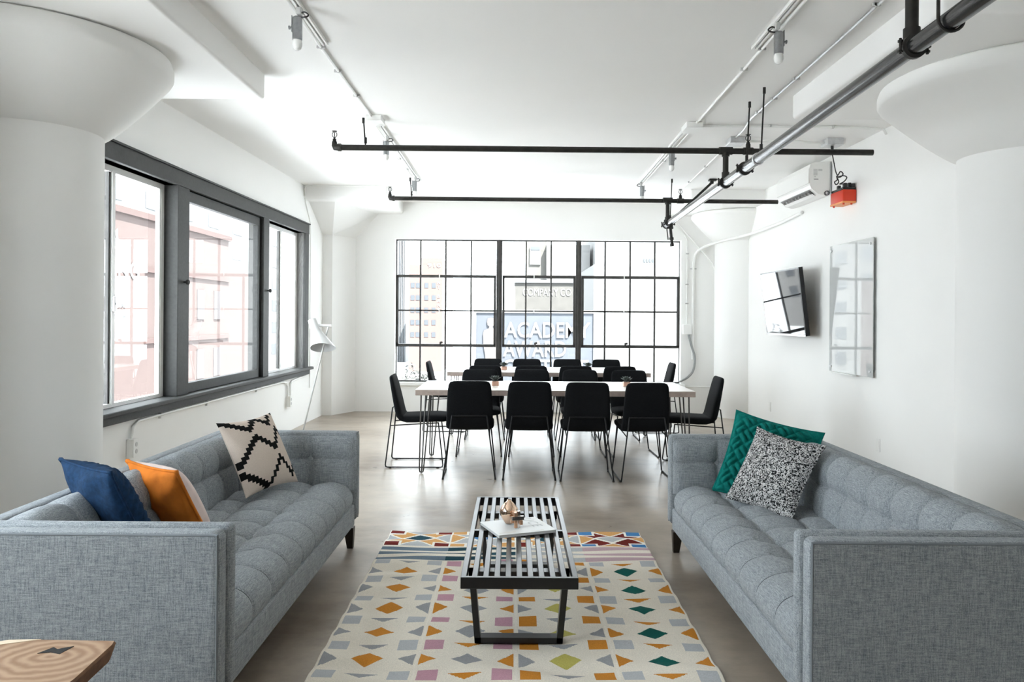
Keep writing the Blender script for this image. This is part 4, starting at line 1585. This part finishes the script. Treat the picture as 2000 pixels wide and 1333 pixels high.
# ================================================================== FLOOR LAMP
lp = thing('floor_lamp', 'white floor lamp with cone shade and leaning stem by the window', 'floor lamp', (-2.20, 8.5, 0))
foot = Vector((-2.285, 8.5, 0.02)); topp = Vector((-1.985, 8.5, 1.30))
MB().lathe([(0.0, 0.0), (0.105, 0.0), (0.108, 0.006), (0.10, 0.016), (0.03, 0.022), (0.0, 0.022)], (-2.21, 8.5, 0), 36).build('base', 'lamp_white', lp, True, world=True)
MB().cyl(foot, topp, 0.0085, 12).build('stem', 'lamp_white', lp, True, world=True)
MB().cyl((-2.10, 8.5, 1.297), (-1.955, 8.5, 1.297), 0.013, 14).build('cross_arm', 'lamp_white', lp, True, world=True)
# shade: cylinder neck widening to an oblique cone
ax0, ax1 = Vector((-2.165, 8.5, 1.36)), Vector((-2.045, 8.45, 1.055))
sh = MB()
n = 36
rings = []
axd = (ax1 - ax0).normalized()
sx_ = Vector((0, 1, 0)).cross(axd).normalized(); sy_ = axd.cross(sx_)
for (t, r) in ((0.0, 0.036), (0.0, 0.042), (0.02, 0.044), (0.38, 0.050), (0.46, 0.060), (0.99, 0.128)):
    rings.append([ax0.lerp(ax1, t) + (sx_ * math.cos(2 * PI * j / n) + sy_ * math.sin(2 * PI * j / n)) * r for j in range(n)])
# cut the mouth obliquely (almost level)
def cutring(r_in, dz):
    out = []
    for j in range(n):
        dirv = (sx_ * math.cos(2 * PI * j / n) + sy_ * math.sin(2 * PI * j / n))
        p = ax0.lerp(ax1, 0.46) + dirv * 0.060
        q = ax0.lerp(ax1, 1.0) + dirv * r_in
        zt_ = 1.06 + 0.14 * (q.x - ax1.x) - 0.40 * (q.y - ax1.y) + dz
        k = (zt_ - p.z) / (q.z - p.z)
        k = max(0.55, min(1.5, k))
        out.append(p.lerp(q, k))
    return out
rings[-1] = cutring(0.128, 0)
vs = [p for r in rings for p in r]
fs = [tuple(range(n - 1, -1, -1))]
for k in range(len(rings) - 1):
    for j in range(n):
        fs.append((k * n + j, k * n + (j + 1) % n, (k + 1) * n + (j + 1) % n, (k + 1) * n + j))
shade = sh.add(vs, fs).build('shade', 'lamp_white', lp, True, world=True)
inn = [[ax0.lerp(ax1, 0.5) + (sx_ * math.cos(2 * PI * j / n) + sy_ * math.sin(2 * PI * j / n)) * 0.055 for j in range(n)], cutring(0.1265, 0.0005)]
vs = [p for r in inn for p in r]
fs = [tuple(range(n))] + [(j, (j + 1) % n, n + (j + 1) % n, n + j) for j in range(n)]
MB().add(vs, fs).build('inner_reflector', 'lamp_inside', shade, True, world=True)

# ================================================================== SPRINKLER PIPES
ZB = 2.82


def sprinkler(root, x, y, z):
    h = MB().lathe([(0.016, 0), (0.016, 0.02), (0.009, 0.022), (0.009, 0.034)], (x, y, z), 12)
    for s in (-1, 1):
        h.tube([(x + s * 0.007, y, z + 0.034), (x + s * 0.020, y, z + 0.048), (x + s * 0.020, y, z + 0.066), (x + s * 0.006, y, z + 0.082)], 0.0035, 6)
    h.lathe([(0.004, 0.034), (0.004, 0.082)], (x, y, z), 8)
    h.lathe([(0.022, 0.084), (0.022, 0.088)], (x, y, z), 16)
    h.build('sprinkler_head', 'pipe_black', root, True, world=True)


def rod(root, x, y, z, dx=0.0):
    MB().cyl((x, y, z), (x + dx, y, CEIL - 0.01), 0.006, 8).lathe([(0.012, 0), (0.012, 0.05)], (x, y, z + 0.02), 10).lathe([(0.011, -0.055), (0.011, -0.01)], (x + dx, y, CEIL), 10).build('hanger_rod', 'pipe_black', root, True, world=True)


def branch(y, x0, x1, rx, label):
    r = thing('sprinkler_pipe', label, 'pipe', ((x0 + x1) / 2, y, ZB - 0.025), group='sprinkler pipes under the ceiling')
    MB().cyl((x0, y, ZB), (x1, y, ZB - 0.012), 0.025, 20).build('pipe', 'pipe_black', r, True, world=True)
    el = MB().tube([(x0 + 0.03, y, ZB), (x0 - 0.002, y, ZB + 0.003), (x0 - 0.012, y, ZB + 0.02), (x0 - 0.012, y, ZB + 0.05)], [0.03, 0.028, 0.024, 0.02], 14)
    el.cyl((x0 + 0.02, y, ZB), (x0 + 0.045, y, ZB), 0.033, 14)
    el.build('elbow', 'pipe_black', r, True, world=True)
    sprinkler(r, x0 - 0.012, y, ZB + 0.05)
    MB().cyl((rx - 0.04, y, ZB - 0.008), (rx + 0.04, y, ZB - 0.008), 0.031, 14).cyl((rx, y, ZB), (rx, y, ZB + 0.05), 0.02, 12).build('tee', 'pipe_black', r, True, world=True)
    sprinkler(r, rx, y, ZB + 0.045)
    rod(r, x0 + 0.25, y, ZB + 0.015, -0.02)
    return r


branch(6.68, -1.51, 3.01, 1.96, 'black sprinkler branch pipe across the ceiling, nearer one')
branch(9.54, -1.49, 3.16, 1.99, 'black sprinkler branch pipe across the ceiling, farther one')


def mx(d):       # main pipe centre line
    t = (d - 3.4) / (9.54 - 3.4)
    return Vector((1.705 + 0.125 * t, d, 2.572 - 0.045 * t))


main = thing('sprinkler_main', 'thick shiny black sprinkler main running away along the right side of the ceiling', 'pipe', (1.75, 6, 2.5))
MB().cyl(mx(0.5), mx(9.62), 0.038, 28).build('pipe', 'pipe_shiny', main, True, world=True)


def clamp(root, d, r=0.044):
    c = mx(d)
    k = MB()
    k.lathe([(r, -0.016), (r + 0.008, -0.012), (r + 0.008, 0.012), (r, 0.016)], c, 24, 'y')
    for s in (-1, 1):
        k.rbox(c.x + s * (r - 0.002) - 0.014, c.x + s * (r + 0.012) + 0.014, c.y - 0.014, c.y + 0.014, c.z - 0.014 + s * 0.006, c.z + 0.014 + s * 0.006, 0.004, 1)
        k.cyl((c.x + s * (r + 0.014), c.y, c.z - 0.032), (c.x + s * (r + 0.014), c.y, c.z + 0.036), 0.006, 8)
        k.cyl((c.x + s * (r + 0.014), c.y, c.z - 0.026), (c.x + s * (r + 0.014), c.y, c.z - 0.016), 0.011, 6)
        k.cyl((c.x + s * (r + 0.014), c.y, c.z + 0.018), (c.x + s * (r + 0.014), c.y, c.z + 0.028), 0.011, 6)
    return k.build('coupling', 'pipe_black', root, True, world=True)


for d in (3.40, 6.08, 6.68, 9.36, 9.56):
    clamp(main, d)
for (d, rr) in ((3.42, 0.027), (6.68, 0.024), (9.5, 0.024)):
    c = mx(d)
    topz = ZB if d > 4 else CEIL
    m_ = MB().cyl((c.x, d, c.z), (c.x, d, topz), rr, 18)
    m_.cyl((c.x, d, c.z + 0.03), (c.x, d, c.z + 0.085), rr + 0.008, 18)
    if d > 4:
        m_.cyl((c.x, d, topz - 0.055), (c.x, d, topz - 0.02), rr + 0.008, 18).cyl((c.x - 0.055, d, ZB - 0.006), (c.x + 0.055, d, ZB - 0.006), 0.033, 18)
    else:
        m_.cyl((c.x, d, topz - 0.24), (c.x, d, topz - 0.19), rr + 0.012, 18)
    m_.build('riser', 'pipe_black', main, True, world=True)
for d in (5.72, 6.1, 9.5):
    c = mx(d)
    rod(main, c.x + (0.02 if d < 9 else 0.03), d, c.z + 0.035, 0.02)
    MB().lathe([(0.042, -0.006), (0.046, 0), (0.042, 0.006)], c, 24, 'y').build('hanger_ring', 'galvanised', main, True, world=True)
# clevis strap hanger near the viewer
c = mx(3.10)
ck = MB()
pts = [(c.x - 0.05, 3.1, c.z + 0.17)] + [(c.x - 0.05, 3.1, c.z)] + [(c.x - 0.05 * math.cos(a), 3.1, c.z - 0.044 * math.sin(a)) for a in [PI * k / 10 for k in range(1, 10)]] + [(c.x + 0.05, 3.1, c.z), (c.x + 0.05, 3.1, c.z + 0.17)]
ck.tube(pts, 0.007, 6).rbox(c.x - 0.055, c.x + 0.055, 3.085, 3.115, c.z + 0.165, c.z + 0.175, 0.002, 1)
ck.cyl((c.x, 3.1, c.z + 0.15), (c.x, 3.1, CEIL), 0.007, 8).cyl((c.x, 3.1, c.z + 0.15), (c.x, 3.1, c.z + 0.165), 0.014, 6)
ck.build('strap_hanger', 'pipe_black', main, True, world=True)
# sway brace to the ceiling and drain valve at the far end
c = mx(9.5)
MB().cyl((c.x, 9.5, c.z), (2.36, 9.54, 3.03), 0.015, 12).rbox(2.33, 2.42, 9.50, 9.58, 3.055, 3.078, 0.004, 1).rbox(2.345, 2.385, 9.52, 9.56, 3.02, 3.06, 0.004, 1).build('sway_brace', 'pipe_black', main, True, world=True)
dv = mx(9.3)
k = MB().cyl(dv, dv + Vector((0.0, 0, -0.07)), 0.030, 14).cyl(dv + Vector((0.0, 0, -0.06)), dv + Vector((0.022, 0, -0.28)), 0.017, 12)
k.cyl(dv + Vector((0.012, 0, -0.18)), dv + Vector((0.016, 0, -0.21)), 0.026, 12).cyl(dv + Vector((0.018, 0, -0.25)), dv + Vector((0.022, 0, -0.285)), 0.024, 12)
k.tube([dv + Vector((-0.035, -0.02, -0.06)), dv + Vector((-0.045, -0.02, -0.09)), dv + Vector((-0.03, -0.02, -0.21))], 0.007, 6)
k.cyl(dv + Vector((-0.045, -0.02, -0.07)), dv + Vector((0.03, 0, -0.07)), 0.012, 8)
k.build('drain_valve', 'pipe_black', main, True, world=True)

# ================================================================== TRACK LIGHTS
def track(x0, y0, x1, y1, label):
    t = thing('light_track', label, 'light track', ((x0 + x1) / 2, (y0 + y1) / 2, CEIL - 0.022), group='white lighting tracks on the ceiling')
    d = Vector((x1 - x0, y1 - y0, 0)).normalized(); s = Vector((d.y, -d.x, 0))
    a, b = Vector((x0, y0, 0)), Vector((x1, y1, 0))

    def strip(o0, o1, z0, z1):
        m_ = MB()
        vs = []
        for z in (z0, z1):
            for (p, o) in ((a, o0), (a, o1), (b, o1), (b, o0)):
                q = p + s * o
                vs.append((q.x, q.y, z))
        m_.add(vs, [(0, 3, 2, 1), (4, 5, 6, 7), (0, 1, 5, 4), (1, 2, 6, 5), (2, 3, 7, 6), (3, 0, 4, 7)])
        return m_
    m_ = strip(-0.018, -0.006, CEIL - 0.022, CEIL)
    q_ = strip(0.006, 0.018, CEIL - 0.022, CEIL); m_.add(q_.v, q_.f)
    q_ = strip(-0.018, 0.018, CEIL - 0.004, CEIL); m_.add(q_.v, q_.f)
    m_.build('rail', 'white_metal', t, world=True)
    strip(-0.006, 0.006, CEIL - 0.008, CEIL - 0.004).build('slot', 'gap_black', t, world=True)
    return t


def xl(y): return -1.168 - 0.002 * (y - 4.3)
def xr_(y): return 1.462 + 0.0145 * (y - 4.5)


track(xl(2.4), 2.4, xl(4.87), 4.87, 'white lighting track on the left ceiling, nearer one')
track(xl(6.95), 6.95, xl(9.83), 9.83, 'white lighting track on the left ceiling, farther one')
track(xr_(2.6), 2.6, xr_(4.89), 4.89, 'white lighting track on the right ceiling, nearer one')
track(xr_(7.1), 7.1, xr_(10.0), 10.0, 'white lighting track on the right ceiling, farther one')


def spot(x, y, side, label):
    t = thing('track_spotlight', label, 'spotlight', (x, y, 2.83), group='spotlights on the lighting tracks')
    ox = 0.012 * side
    MB().rbox(x - 0.013, x + 0.013, y - 0.025, y + 0.025, CEIL - 0.06, CEIL - 0.021, 0.003, 1).cyl((x, y, CEIL - 0.075), (x, y, CEIL - 0.05), 0.007, 8).build('adapter', 'pipe_clip', t, world=True)
    hx = x + ox
    MB().lathe([(0.0, 3.012), (0.020, 3.012), (0.0265, 3.005), (0.0265, 2.888), (0.0235, 2.887), (0.0235, 2.90)], (hx, y, 0), 28).build('can', 'brushed_metal', t, True, world=True)
    pr = [(0.012, 2.905), (0.0225, 2.89), (0.0265, 2.872), (0.0265, 2.858), (0.022, 2.842), (0.012, 2.833), (0.0, 2.831)]
    MB().lathe(pr, (hx, y, 0), 24).build('bulb', 'frosted_bulb', t, True, world=True)
    ks = 1 if side > 0 else -1
    MB().rbox(min(hx + ks * 0.026, hx + ks * 0.031), max(hx + ks * 0.026, hx + ks * 0.031), y - 0.008, y + 0.008, 2.93, 3.02, 0.002, 1).cyl((hx + ks * 0.03, y, 2.955), (hx + ks * 0.042, y, 2.955), 0.005, 8).cyl((hx + ks * 0.038, y, 2.955), (hx + ks * 0.046, y, 2.955), 0.011, 10).build('bracket_knob', 'brushed_metal', t, True, world=True)
    MB().tube([(x, y, 3.03), (x - ks * 0.03, y - 0.01, 3.035), (x - ks * 0.05, y - 0.01, 3.02), (x - ks * 0.035, y - 0.01, 3.008), (hx, y, 3.008)], 0.0045, 6, smooth_path=4).build('cord', 'black_rubber', t, True, world=True)


spot(xl(4.28), 4.28, -1, 'silver track spotlight with white bulb, nearest on the left track')
spot(xl(7.3), 7.3, -1, 'silver track spotlight behind the nearer sprinkler pipe, on the left track')
spot(xl(9.42), 9.42, -1, 'silver track spotlight at the far end of the left track')
spot(xr_(4.45), 4.45, 1, 'silver track spotlight with white bulb, nearest on the right track')
spot(xr_(7.72), 7.72, 1, 'silver track spotlight behind the nearer sprinkler pipe, on the right track')
spot(xr_(9.68), 9.68, 1, 'silver track spotlight at the far end of the right track')


# ================================================================== CONDUITS AND BOXES
def conduit(label, pts, r=0.010, m='white_metal', clips=(), smooth=0, name='conduit'):
    ps = [Vector(p) for p in pts]
    c = sum(ps, Vector()) / len(ps)
    t = thing(name, label, 'conduit', (c.x, c.y, min(p.z for p in ps)))
    MB().tube(ps, r, 10, smooth_path=smooth).build('pipe', m, t, True, world=True)
    for (p, ax) in clips:
        p = Vector(p)
        e = {'x': (r * 2.6, 0.009, 0.009), 'y': (0.009, r * 2.6, 0.009), 'z': (0.009, 0.009, r * 2.6)}[ax]
        MB().rbox(p.x - e[0], p.x + e[0], p.y - e[1], p.y + e[1], p.z - e[2], p.z + e[2], 0.002, 1).lathe([(r + 0.003, -0.009), (r + 0.003, 0.009)], p, 10, 'y' if ax == 'x' else ('x' if ax == 'y' else 'x')).build('clip', 'pipe_clip', t, True, world=True)
    return t


def jbox(x0, x1, y0, y1, z0, z1, label, m='white_metal'):
    t = thing('junction_box', label, 'junction box', ((x0 + x1) / 2, (y0 + y1) / 2, z0))
    MB().rbox(x0, x1, y0, y1, z0, z1, 0.004, 1).build('body', m, t, world=True)
    MB().rbox(x0 - 0.003, x1 + 0.003, y0 - 0.003, y1 + 0.003, z0 - 0.004, z0, 0.001, 1).build('lid', m, t, world=True)
    return t


zc = CEIL - 0.012
# left run
conduit('white conduit on the left ceiling joining the two lighting tracks',
        [(xl(2.2) - 0.045, 2.2, zc), (xl(4.9) - 0.04, 4.9, zc), (xl(6.6) - 0.03, 6.6, zc)], clips=[((xl(4.9) - 0.04, 4.92, zc), 'x'), ((xl(5.4) - 0.04, 5.4, zc), 'x'), ((xl(6.0) - 0.03, 6.0, zc), 'x')])
jbox(xl(6.7) - 0.075, xl(6.7) + 0.055, 6.6, 6.8, CEIL - 0.045, CEIL - 0.001, 'white junction box on the left ceiling between the tracks')
conduit('thin white conduit beside the farther left lighting track', [(xl(6.8) - 0.05, 6.8, zc), (xl(9.9) - 0.05, 9.9, zc), (xl(9.9) - 0.05, 10.15, zc)], 0.007,
        clips=[((xl(8.4) - 0.05, 8.4, zc), 'x'), ((xl(9.0) - 0.05, 9.0, zc), 'x')])
conduit('thin white conduit along the far left drop panel and down beside the long window',
        [(-1.22, 10.15, zc), (-2.0, 10.15, zc), (-2.66, 10.15, zc), (-2.695, 10.17, zc - 0.03), (-2.697, 10.25, 2.85), (-2.692, 10.46, 2.62), (-2.692, 10.47, 2.5), (-2.692, 10.47, 0.75), (-2.692, 10.47, 0.45)], 0.008)
# right run
conduit('white conduit on the right ceiling joining the two lighting tracks',
        [(xr_(2.2) + 0.06, 2.2, zc), (xr_(5) + 0.05, 5, zc), (xr_(6.8) + 0.05, 6.8, zc)], clips=[((xr_(4.9) + 0.05, 4.9, zc), 'x'), ((xr_(5.3) + 0.05, 5.3, zc), 'x')])
jbox(xr_(6.9) - 0.04, xr_(6.9) + 0.10, 6.75, 6.97, CEIL - 0.05, CEIL - 0.001, 'white junction box on the right ceiling between the tracks')
conduit('thin white conduit beside the farther right lighting track', [(xr_(6.97) + 0.06, 6.97, zc), (xr_(10.4) + 0.05, 10.4, zc)], 0.007,
        clips=[((xr_(8.4) + 0.06, 8.4, zc), 'x')])
conduit('white conduit crossing the right ceiling from the track box to the wall',
        [(xr_(6.9) + 0.1, 6.86, zc), (2.2, 6.86, zc - 0.004), (2.9, 6.88, zc), (3.2, 6.9, zc - 0.01), (3.235, 6.92, zc - 0.05)], 0.011, clips=[((2.2, 6.86, zc), 'y'), ((2.75, 6.875, zc), 'y')])
conduit('galvanised conduit on the right ceiling above the sprinkler main',
        [(1.86, 2.2, zc), (1.93, 4.8, zc), (1.96, 6.6, zc), (2.0, 6.95, zc - 0.01), (2.03, 7.3, zc)], 0.009, 'galvanised', clips=[((1.905, 4.2, zc), 'x'), ((1.945, 5.5, zc), 'x'), ((1.955, 6.0, zc), 'x'), ((1.96, 6.4, zc), 'x')])
jbox(1.98, 2.12, 7.3, 7.48, CEIL - 0.055, CEIL - 0.001, 'grey junction box on the right ceiling above the nearer sprinkler pipe', 'galvanised')
conduit('white conduit between the right ceiling box and the outlet box', [(2.12, 7.4, zc), (2.25, 7.4, zc - 0.015), (2.5, 7.4, zc), (2.75, 7.4, zc - 0.02), (2.88, 7.4, zc - 0.02)], 0.012, smooth=4)
jbox(2.88, 3.03, 7.32, 7.48, CEIL - 0.06, CEIL - 0.001, 'galvanised outlet box on the ceiling above the red battery box', 'galvanised')
conduit('thin white conduit running on from the right ceiling box to the far wall', [(2.04, 7.48, zc), (2.16, 10.28, zc)], 0.007, clips=[((2.09, 8.7, zc), 'x'), ((2.13, 9.7, zc), 'x')])
# end wall right: conduits, box and flexible lead
conduit('large white conduit curving over the far right column and down the end wall',
        [(3.22, 8.9, 2.60), (3.2, 9.6, 2.56), (3.1, 10.5, 2.52), (2.95, 11.05, 2.50), (2.80, 11.5, 2.46), (2.68, 11.62, 2.38), (2.63, 11.64, 2.24), (2.625, 11.645, 1.9), (2.625, 11.645, 1.3), (2.625, 11.645, 0.80)], 0.018, smooth=6,
        clips=[((2.625, 11.645, 2.13), 'x')])
conduit('thin white conduit running down the end wall to the square box', [(2.34, 11.64, 2.78), (2.50, 11.64, 2.62), (2.535, 11.648, 2.55), (2.535, 11.648, 1.32)], 0.009, clips=[((2.535, 11.648, 2.35), 'x'), ((2.535, 11.648, 1.9), 'x'), ((2.535, 11.648, 1.62), 'x')])
conduit('thin white conduit slanting down the end wall next to the far right column', [(2.36, 11.65, 2.83), (2.90, 11.62, 2.22), (2.94, 11.6, 2.1), (2.94, 11.6, 0.42), (2.93, 11.62, 0.40), (2.45, 11.655, 0.40)], 0.012)
jbox(2.475, 2.60, 11.60, 11.669, 1.17, 1.31, 'square white box on the end wall right of the factory window')
conduit('grey flexible lead looping down from the square box to the window ledge', [(2.56, 11.63, 1.17), (2.60, 11.62, 1.0), (2.65, 11.62, 0.83), (2.63, 11.62, 0.64), (2.54, 11.62, 0.53), (2.42, 11.62, 0.47)], 0.016, 'conduit_grey', smooth=5, name='flexible_lead')
# below the long window
def lw(x, y, z):
    q = Matrix.Translation((-2.88, 0, 0)) @ Matrix.Rotation(-0.0165, 4, 'Z') @ Vector((x, y, z))
    return tuple(q)


conduit('white conduit under the long window sill feeding the two wall outlets',
        [lw(0.016, 5.76, 0.50), lw(0.016, 5.78, 0.58), lw(0.016, 5.86, 0.615), lw(0.016, 6.2, 0.618), lw(0.016, 9.3, 0.618), lw(0.016, 9.45, 0.60), lw(0.016, 9.5, 0.56), lw(0.016, 9.5, 0.43)], 0.011,
        clips=[(lw(0.016, 6.2, 0.618), 'z'), (lw(0.016, 7.1, 0.618), 'z'), (lw(0.016, 8.4, 0.618), 'z')])
conduit('white conduit stub beside the far wall outlet under the window', [lw(0.016, 9.62, 0.43), lw(0.016, 9.62, 0.56), lw(0.016, 9.68, 0.60), lw(0.016, 10.0, 0.618), lw(0.016, 10.3, 0.618)], 0.011)


def outlet(kind, p, label):
    """surface box on the left wall or flush plate on the right wall"""
    if kind == 'box':
        t = thing('wall_outlet', label, 'outlet', lw(0, p[0], p[1]), -0.0165)
        MB().rbox(0, 0.05, -0.04, 0.04, -0.065, 0.065, 0.004, 1).build('box', 'white_metal', t)
        MB().rbox(0.05, 0.056, -0.042, 0.042, -0.067, 0.067, 0.002, 1).build('cover', 'white_plastic', t)
        for z in (-0.025, 0.025):
            MB().lathe([(0.0, 0.0559), (0.017, 0.0559), (0.017, 0.0585), (0.0, 0.0585)], (0, 0, z), 16, 'x').build('socket', 'pipe_clip', t, True)
    else:
        t = thing('wall_outlet', label, 'outlet', (XR, p[0], p[1]))
        MB().rbox(-0.007, -0.0005, -0.037, 0.037, -0.058, 0.058, 0.002, 1).build('plate', 'white_plastic', t)
        for z in (-0.02, 0.02):
            MB().rbox(-0.009, -0.006, -0.015, 0.015, z - 0.014, z + 0.014, 0.001, 1).build('socket', 'white_metal', t)


outlet('box', (5.75, 0.435), 'white surface wall outlet above the back of the left sofa')
outlet('box', (9.53, 0.37), 'white surface wall outlet under the far end of the long window')
outlet('plate', (7.06, 0.285), 'white wall outlet plate low on the right wall behind the sofa')
outlet('plate', (10.05, 0.29), 'white wall outlet plate on the right wall beyond the teal pillow')

# ================================================================== AIR CONDITIONER
ac = thing('air_conditioner', 'white split air conditioner high on the right wall', 'air conditioner', (3.135, 8.62, 2.67))
y0, y1 = 8.15, 9.15
prof = [(XR - 0.005, 2.68), (XR - 0.06, 2.672), (3.115, 2.69), (3.045, 2.745), (3.03, 2.78), (3.022, 2.95), (3.035, 2.995), (3.07, 3.015), (XR - 0.005, 3.02)]
MB().prism(prof, y0, y1, 'y').build('body', 'ac_white', ac, world=True)
MB().prism([(3.10, 2.6955), (3.047, 2.737), (3.042, 2.735), (3.096, 2.690)], y0 + 0.07, y1 - 0.07, 'y').build('air_outlet', 'ac_dark', ac, world=True)
flap = MB().prism([(3.118, 2.684), (3.088, 2.705), (3.082, 2.700), (3.112, 2.678)], y0 + 0.075, y1 - 0.075, 'y').build('flap', 'ac_white', ac, world=True)
for k in range(9):
    yy = y0 + 0.12 + k * 0.095
    MB().box(3.055, 3.085, yy, yy + 0.006, 2.700, 2.728).build('vane', 'pipe_clip', ac, world=True)
MB().prism([(3.017, 2.80), (3.017, 2.945), (3.0205, 2.945), (3.027, 2.80)], y0 + 0.004, y1 - 0.004, 'y').build('front_panel', 'ac_white', ac, world=True)
for (xa, xb, za, zb) in ((3.065, 3.105, 2.915, 2.945), (3.065, 3.105, 2.88, 2.91), (3.115, 3.155, 2.925, 2.945), (3.07, 3.09, 2.86, 2.875), (3.07, 3.115, 2.835, 2.845)):
    MB().box(xa, xb, y0 - 0.0015, y0 + 0.001, za, zb).build('rating_label', 'pipe_clip' if zb > 2.85 else 'print_grey', ac, world=True)
MB().tube([(XR - 0.012, y0 - 0.01, 3.02), (XR - 0.012, y0 - 0.01, 2.74), (XR - 0.02, y0 - 0.015, 2.70), (XR - 0.05, y0 - 0.02, 2.69)], 0.009, 8).build('drain_hose', 'conduit_grey', ac, True, world=True)

# ================================================================== RED BATTERY BOX
rb = thing('battery_box', 'red plastic battery box with black top on the right wall beside the air conditioner', 'battery box', (3.18, 7.68, 2.50))
MB().rbox(3.115, XR - 0.002, 7.54, 7.84, 2.515, 2.64, 0.012, 2).build('body', 'red_plastic', rb, True, world=True)
MB().rbox(3.122, XR - 0.004, 7.548, 7.832, 2.638, 2.664, 0.005, 1).build('top_cover', 'tv_black', rb, True, world=True)
for (x, y, hh) in ((3.15, 7.58, 0.045), (3.2, 7.60, 0.05), (3.225, 7.575, 0.04), (3.15, 7.72, 0.04)):
    MB().rbox(x - 0.014, x + 0.014, y - 0.02, y + 0.02, 2.66, 2.66 + hh, 0.003, 1).build('terminal', 'black_rubber', rb, world=True)
MB().rbox(3.113, XR - 0.006, 7.538, 7.842, 2.512, 2.53, 0.004, 1).build('lower_rim', 'orange_trim', rb, world=True)
for (x, y) in ((3.135, 7.57), (3.21, 7.57), (3.135, 7.8)):
    MB().cyl((x, y, 2.497), (x, y, 2.514), 0.009, 10).build('foot', 'red_plastic', rb, True, world=True)
MB().lathe([(0.018, -0.014), (0.024, -0.014), (0.024, 0.014), (0.018, 0.014), (0.018, -0.014)], (3.085, 7.85, 2.65), 18, 'y', cap=False).build('cable_clamp', 'black_rubber', rb, True, world=True)
cordp = [(2.955, 7.40, 3.02), (2.955, 7.40, 2.965), (2.97, 7.42, 2.92), (3.0, 7.46, 2.86), (3.03, 7.5, 2.80), (3.05, 7.5, 2.765), (3.075, 7.5, 2.80), (3.10, 7.5, 2.775), (3.07, 7.5, 2.745), (3.04, 7.5, 2.755),
         (3.045, 7.5, 2.72), (3.02, 7.5, 2.70), (3.035, 7.5, 2.675), (3.06, 7.5, 2.70), (3.05, 7.5, 2.74), (3.10, 7.5, 2.76), (3.135, 7.5, 2.745), (3.12, 7.52, 2.71), (3.09, 7.55, 2.69), (3.14, 7.6, 2.70)]
cord = thing('power_cord', 'coiled black power cord between the ceiling outlet and the red battery box', 'cord', (3.05, 7.5, 2.67))
MB().tube(cordp, 0.0055, 8, smooth_path=5).build('cable', 'black_rubber', cord, True, world=True)
MB().cyl((2.955, 7.40, 3.024), (2.955, 7.40, 2.955), 0.014, 12).build('plug', 'black_rubber', cord, True, world=True)

# ================================================================== TELEVISION
tv = thing('television', 'black flat television tilted forward on the right wall', 'television', (3.12, 9.02, 1.22))
tl = math.radians(6.7)
r0 = Vector((3.125, 0, 1.225))
un = Vector((-math.sin(tl), 0, math.cos(tl)))       # up the screen
nn = Vector((-math.cos(tl), 0, -math.sin(tl)))      # out of the screen


def tvbox(a0, a1, ya, yb, n0, n1, name, m_, parent):
    mb_ = MB()
    vs = []
    for n_ in (n0, n1):
        for (a_, y_) in ((a0, ya), (a1, ya), (a1, yb), (a0, yb)):
            q = r0 + un * a_ + nn * n_
            vs.append((q.x, y_, q.z))
    mb_.add(vs, [(0, 1, 2, 3), (7, 6, 5, 4), (0, 4, 5, 1), (1, 5, 6, 2), (2, 6, 7, 3), (3, 7, 4, 0)])
    return mb_.build(name, m_, parent, world=True)


case = tvbox(0.0, 0.735, 8.37, 9.66, 0.0, 0.045, 'case', 'tv_black', tv)
tvbox(0.018, 0.72, 8.385, 9.645, 0.045, 0.047, 'screen', 'tv_screen', tv)
tvbox(-0.006, 0.016, 8.37, 9.66, 0.03, 0.05, 'lower_bezel', 'aluminium', tv)
tvbox(0.25, 0.5, 8.85, 9.2, -0.05, 0.0, 'wall_bracket', 'tv_black', tv)
MB().rbox(3.12, XR - 0.001, 8.9, 9.15, 1.5, 1.72, 0.004, 1).build('wall_plate', 'tv_black', tv, world=True)

# ================================================================== GLASS BOARD
gb = thing('glass_board', 'glossy white glass writing board on standoffs on the right wall', 'whiteboard', (XR - 0.03, 7.6, 0.878))
MB().rbox(XR - 0.036, XR - 0.028, 7.11, 8.09, 0.878, 2.143, 0.002, 1).build('glass', 'glass_board', gb, world=True)
for y in (7.16, 8.04):
    for z in (0.93, 2.09):
        MB().lathe([(0.0, XR - 0.044), (0.012, XR - 0.044), (0.012, XR - 0.036), (0.009, XR - 0.036), (0.009, XR - 0.001)], (0, y, z), 16, 'x').build('standoff', 'aluminium', gb, True, world=True)
MB().rbox(XR - 0.075, XR - 0.03, 7.45, 7.95, 0.868, 0.878, 0.003, 1).build('pen_tray', 'white_metal', gb, world=True)
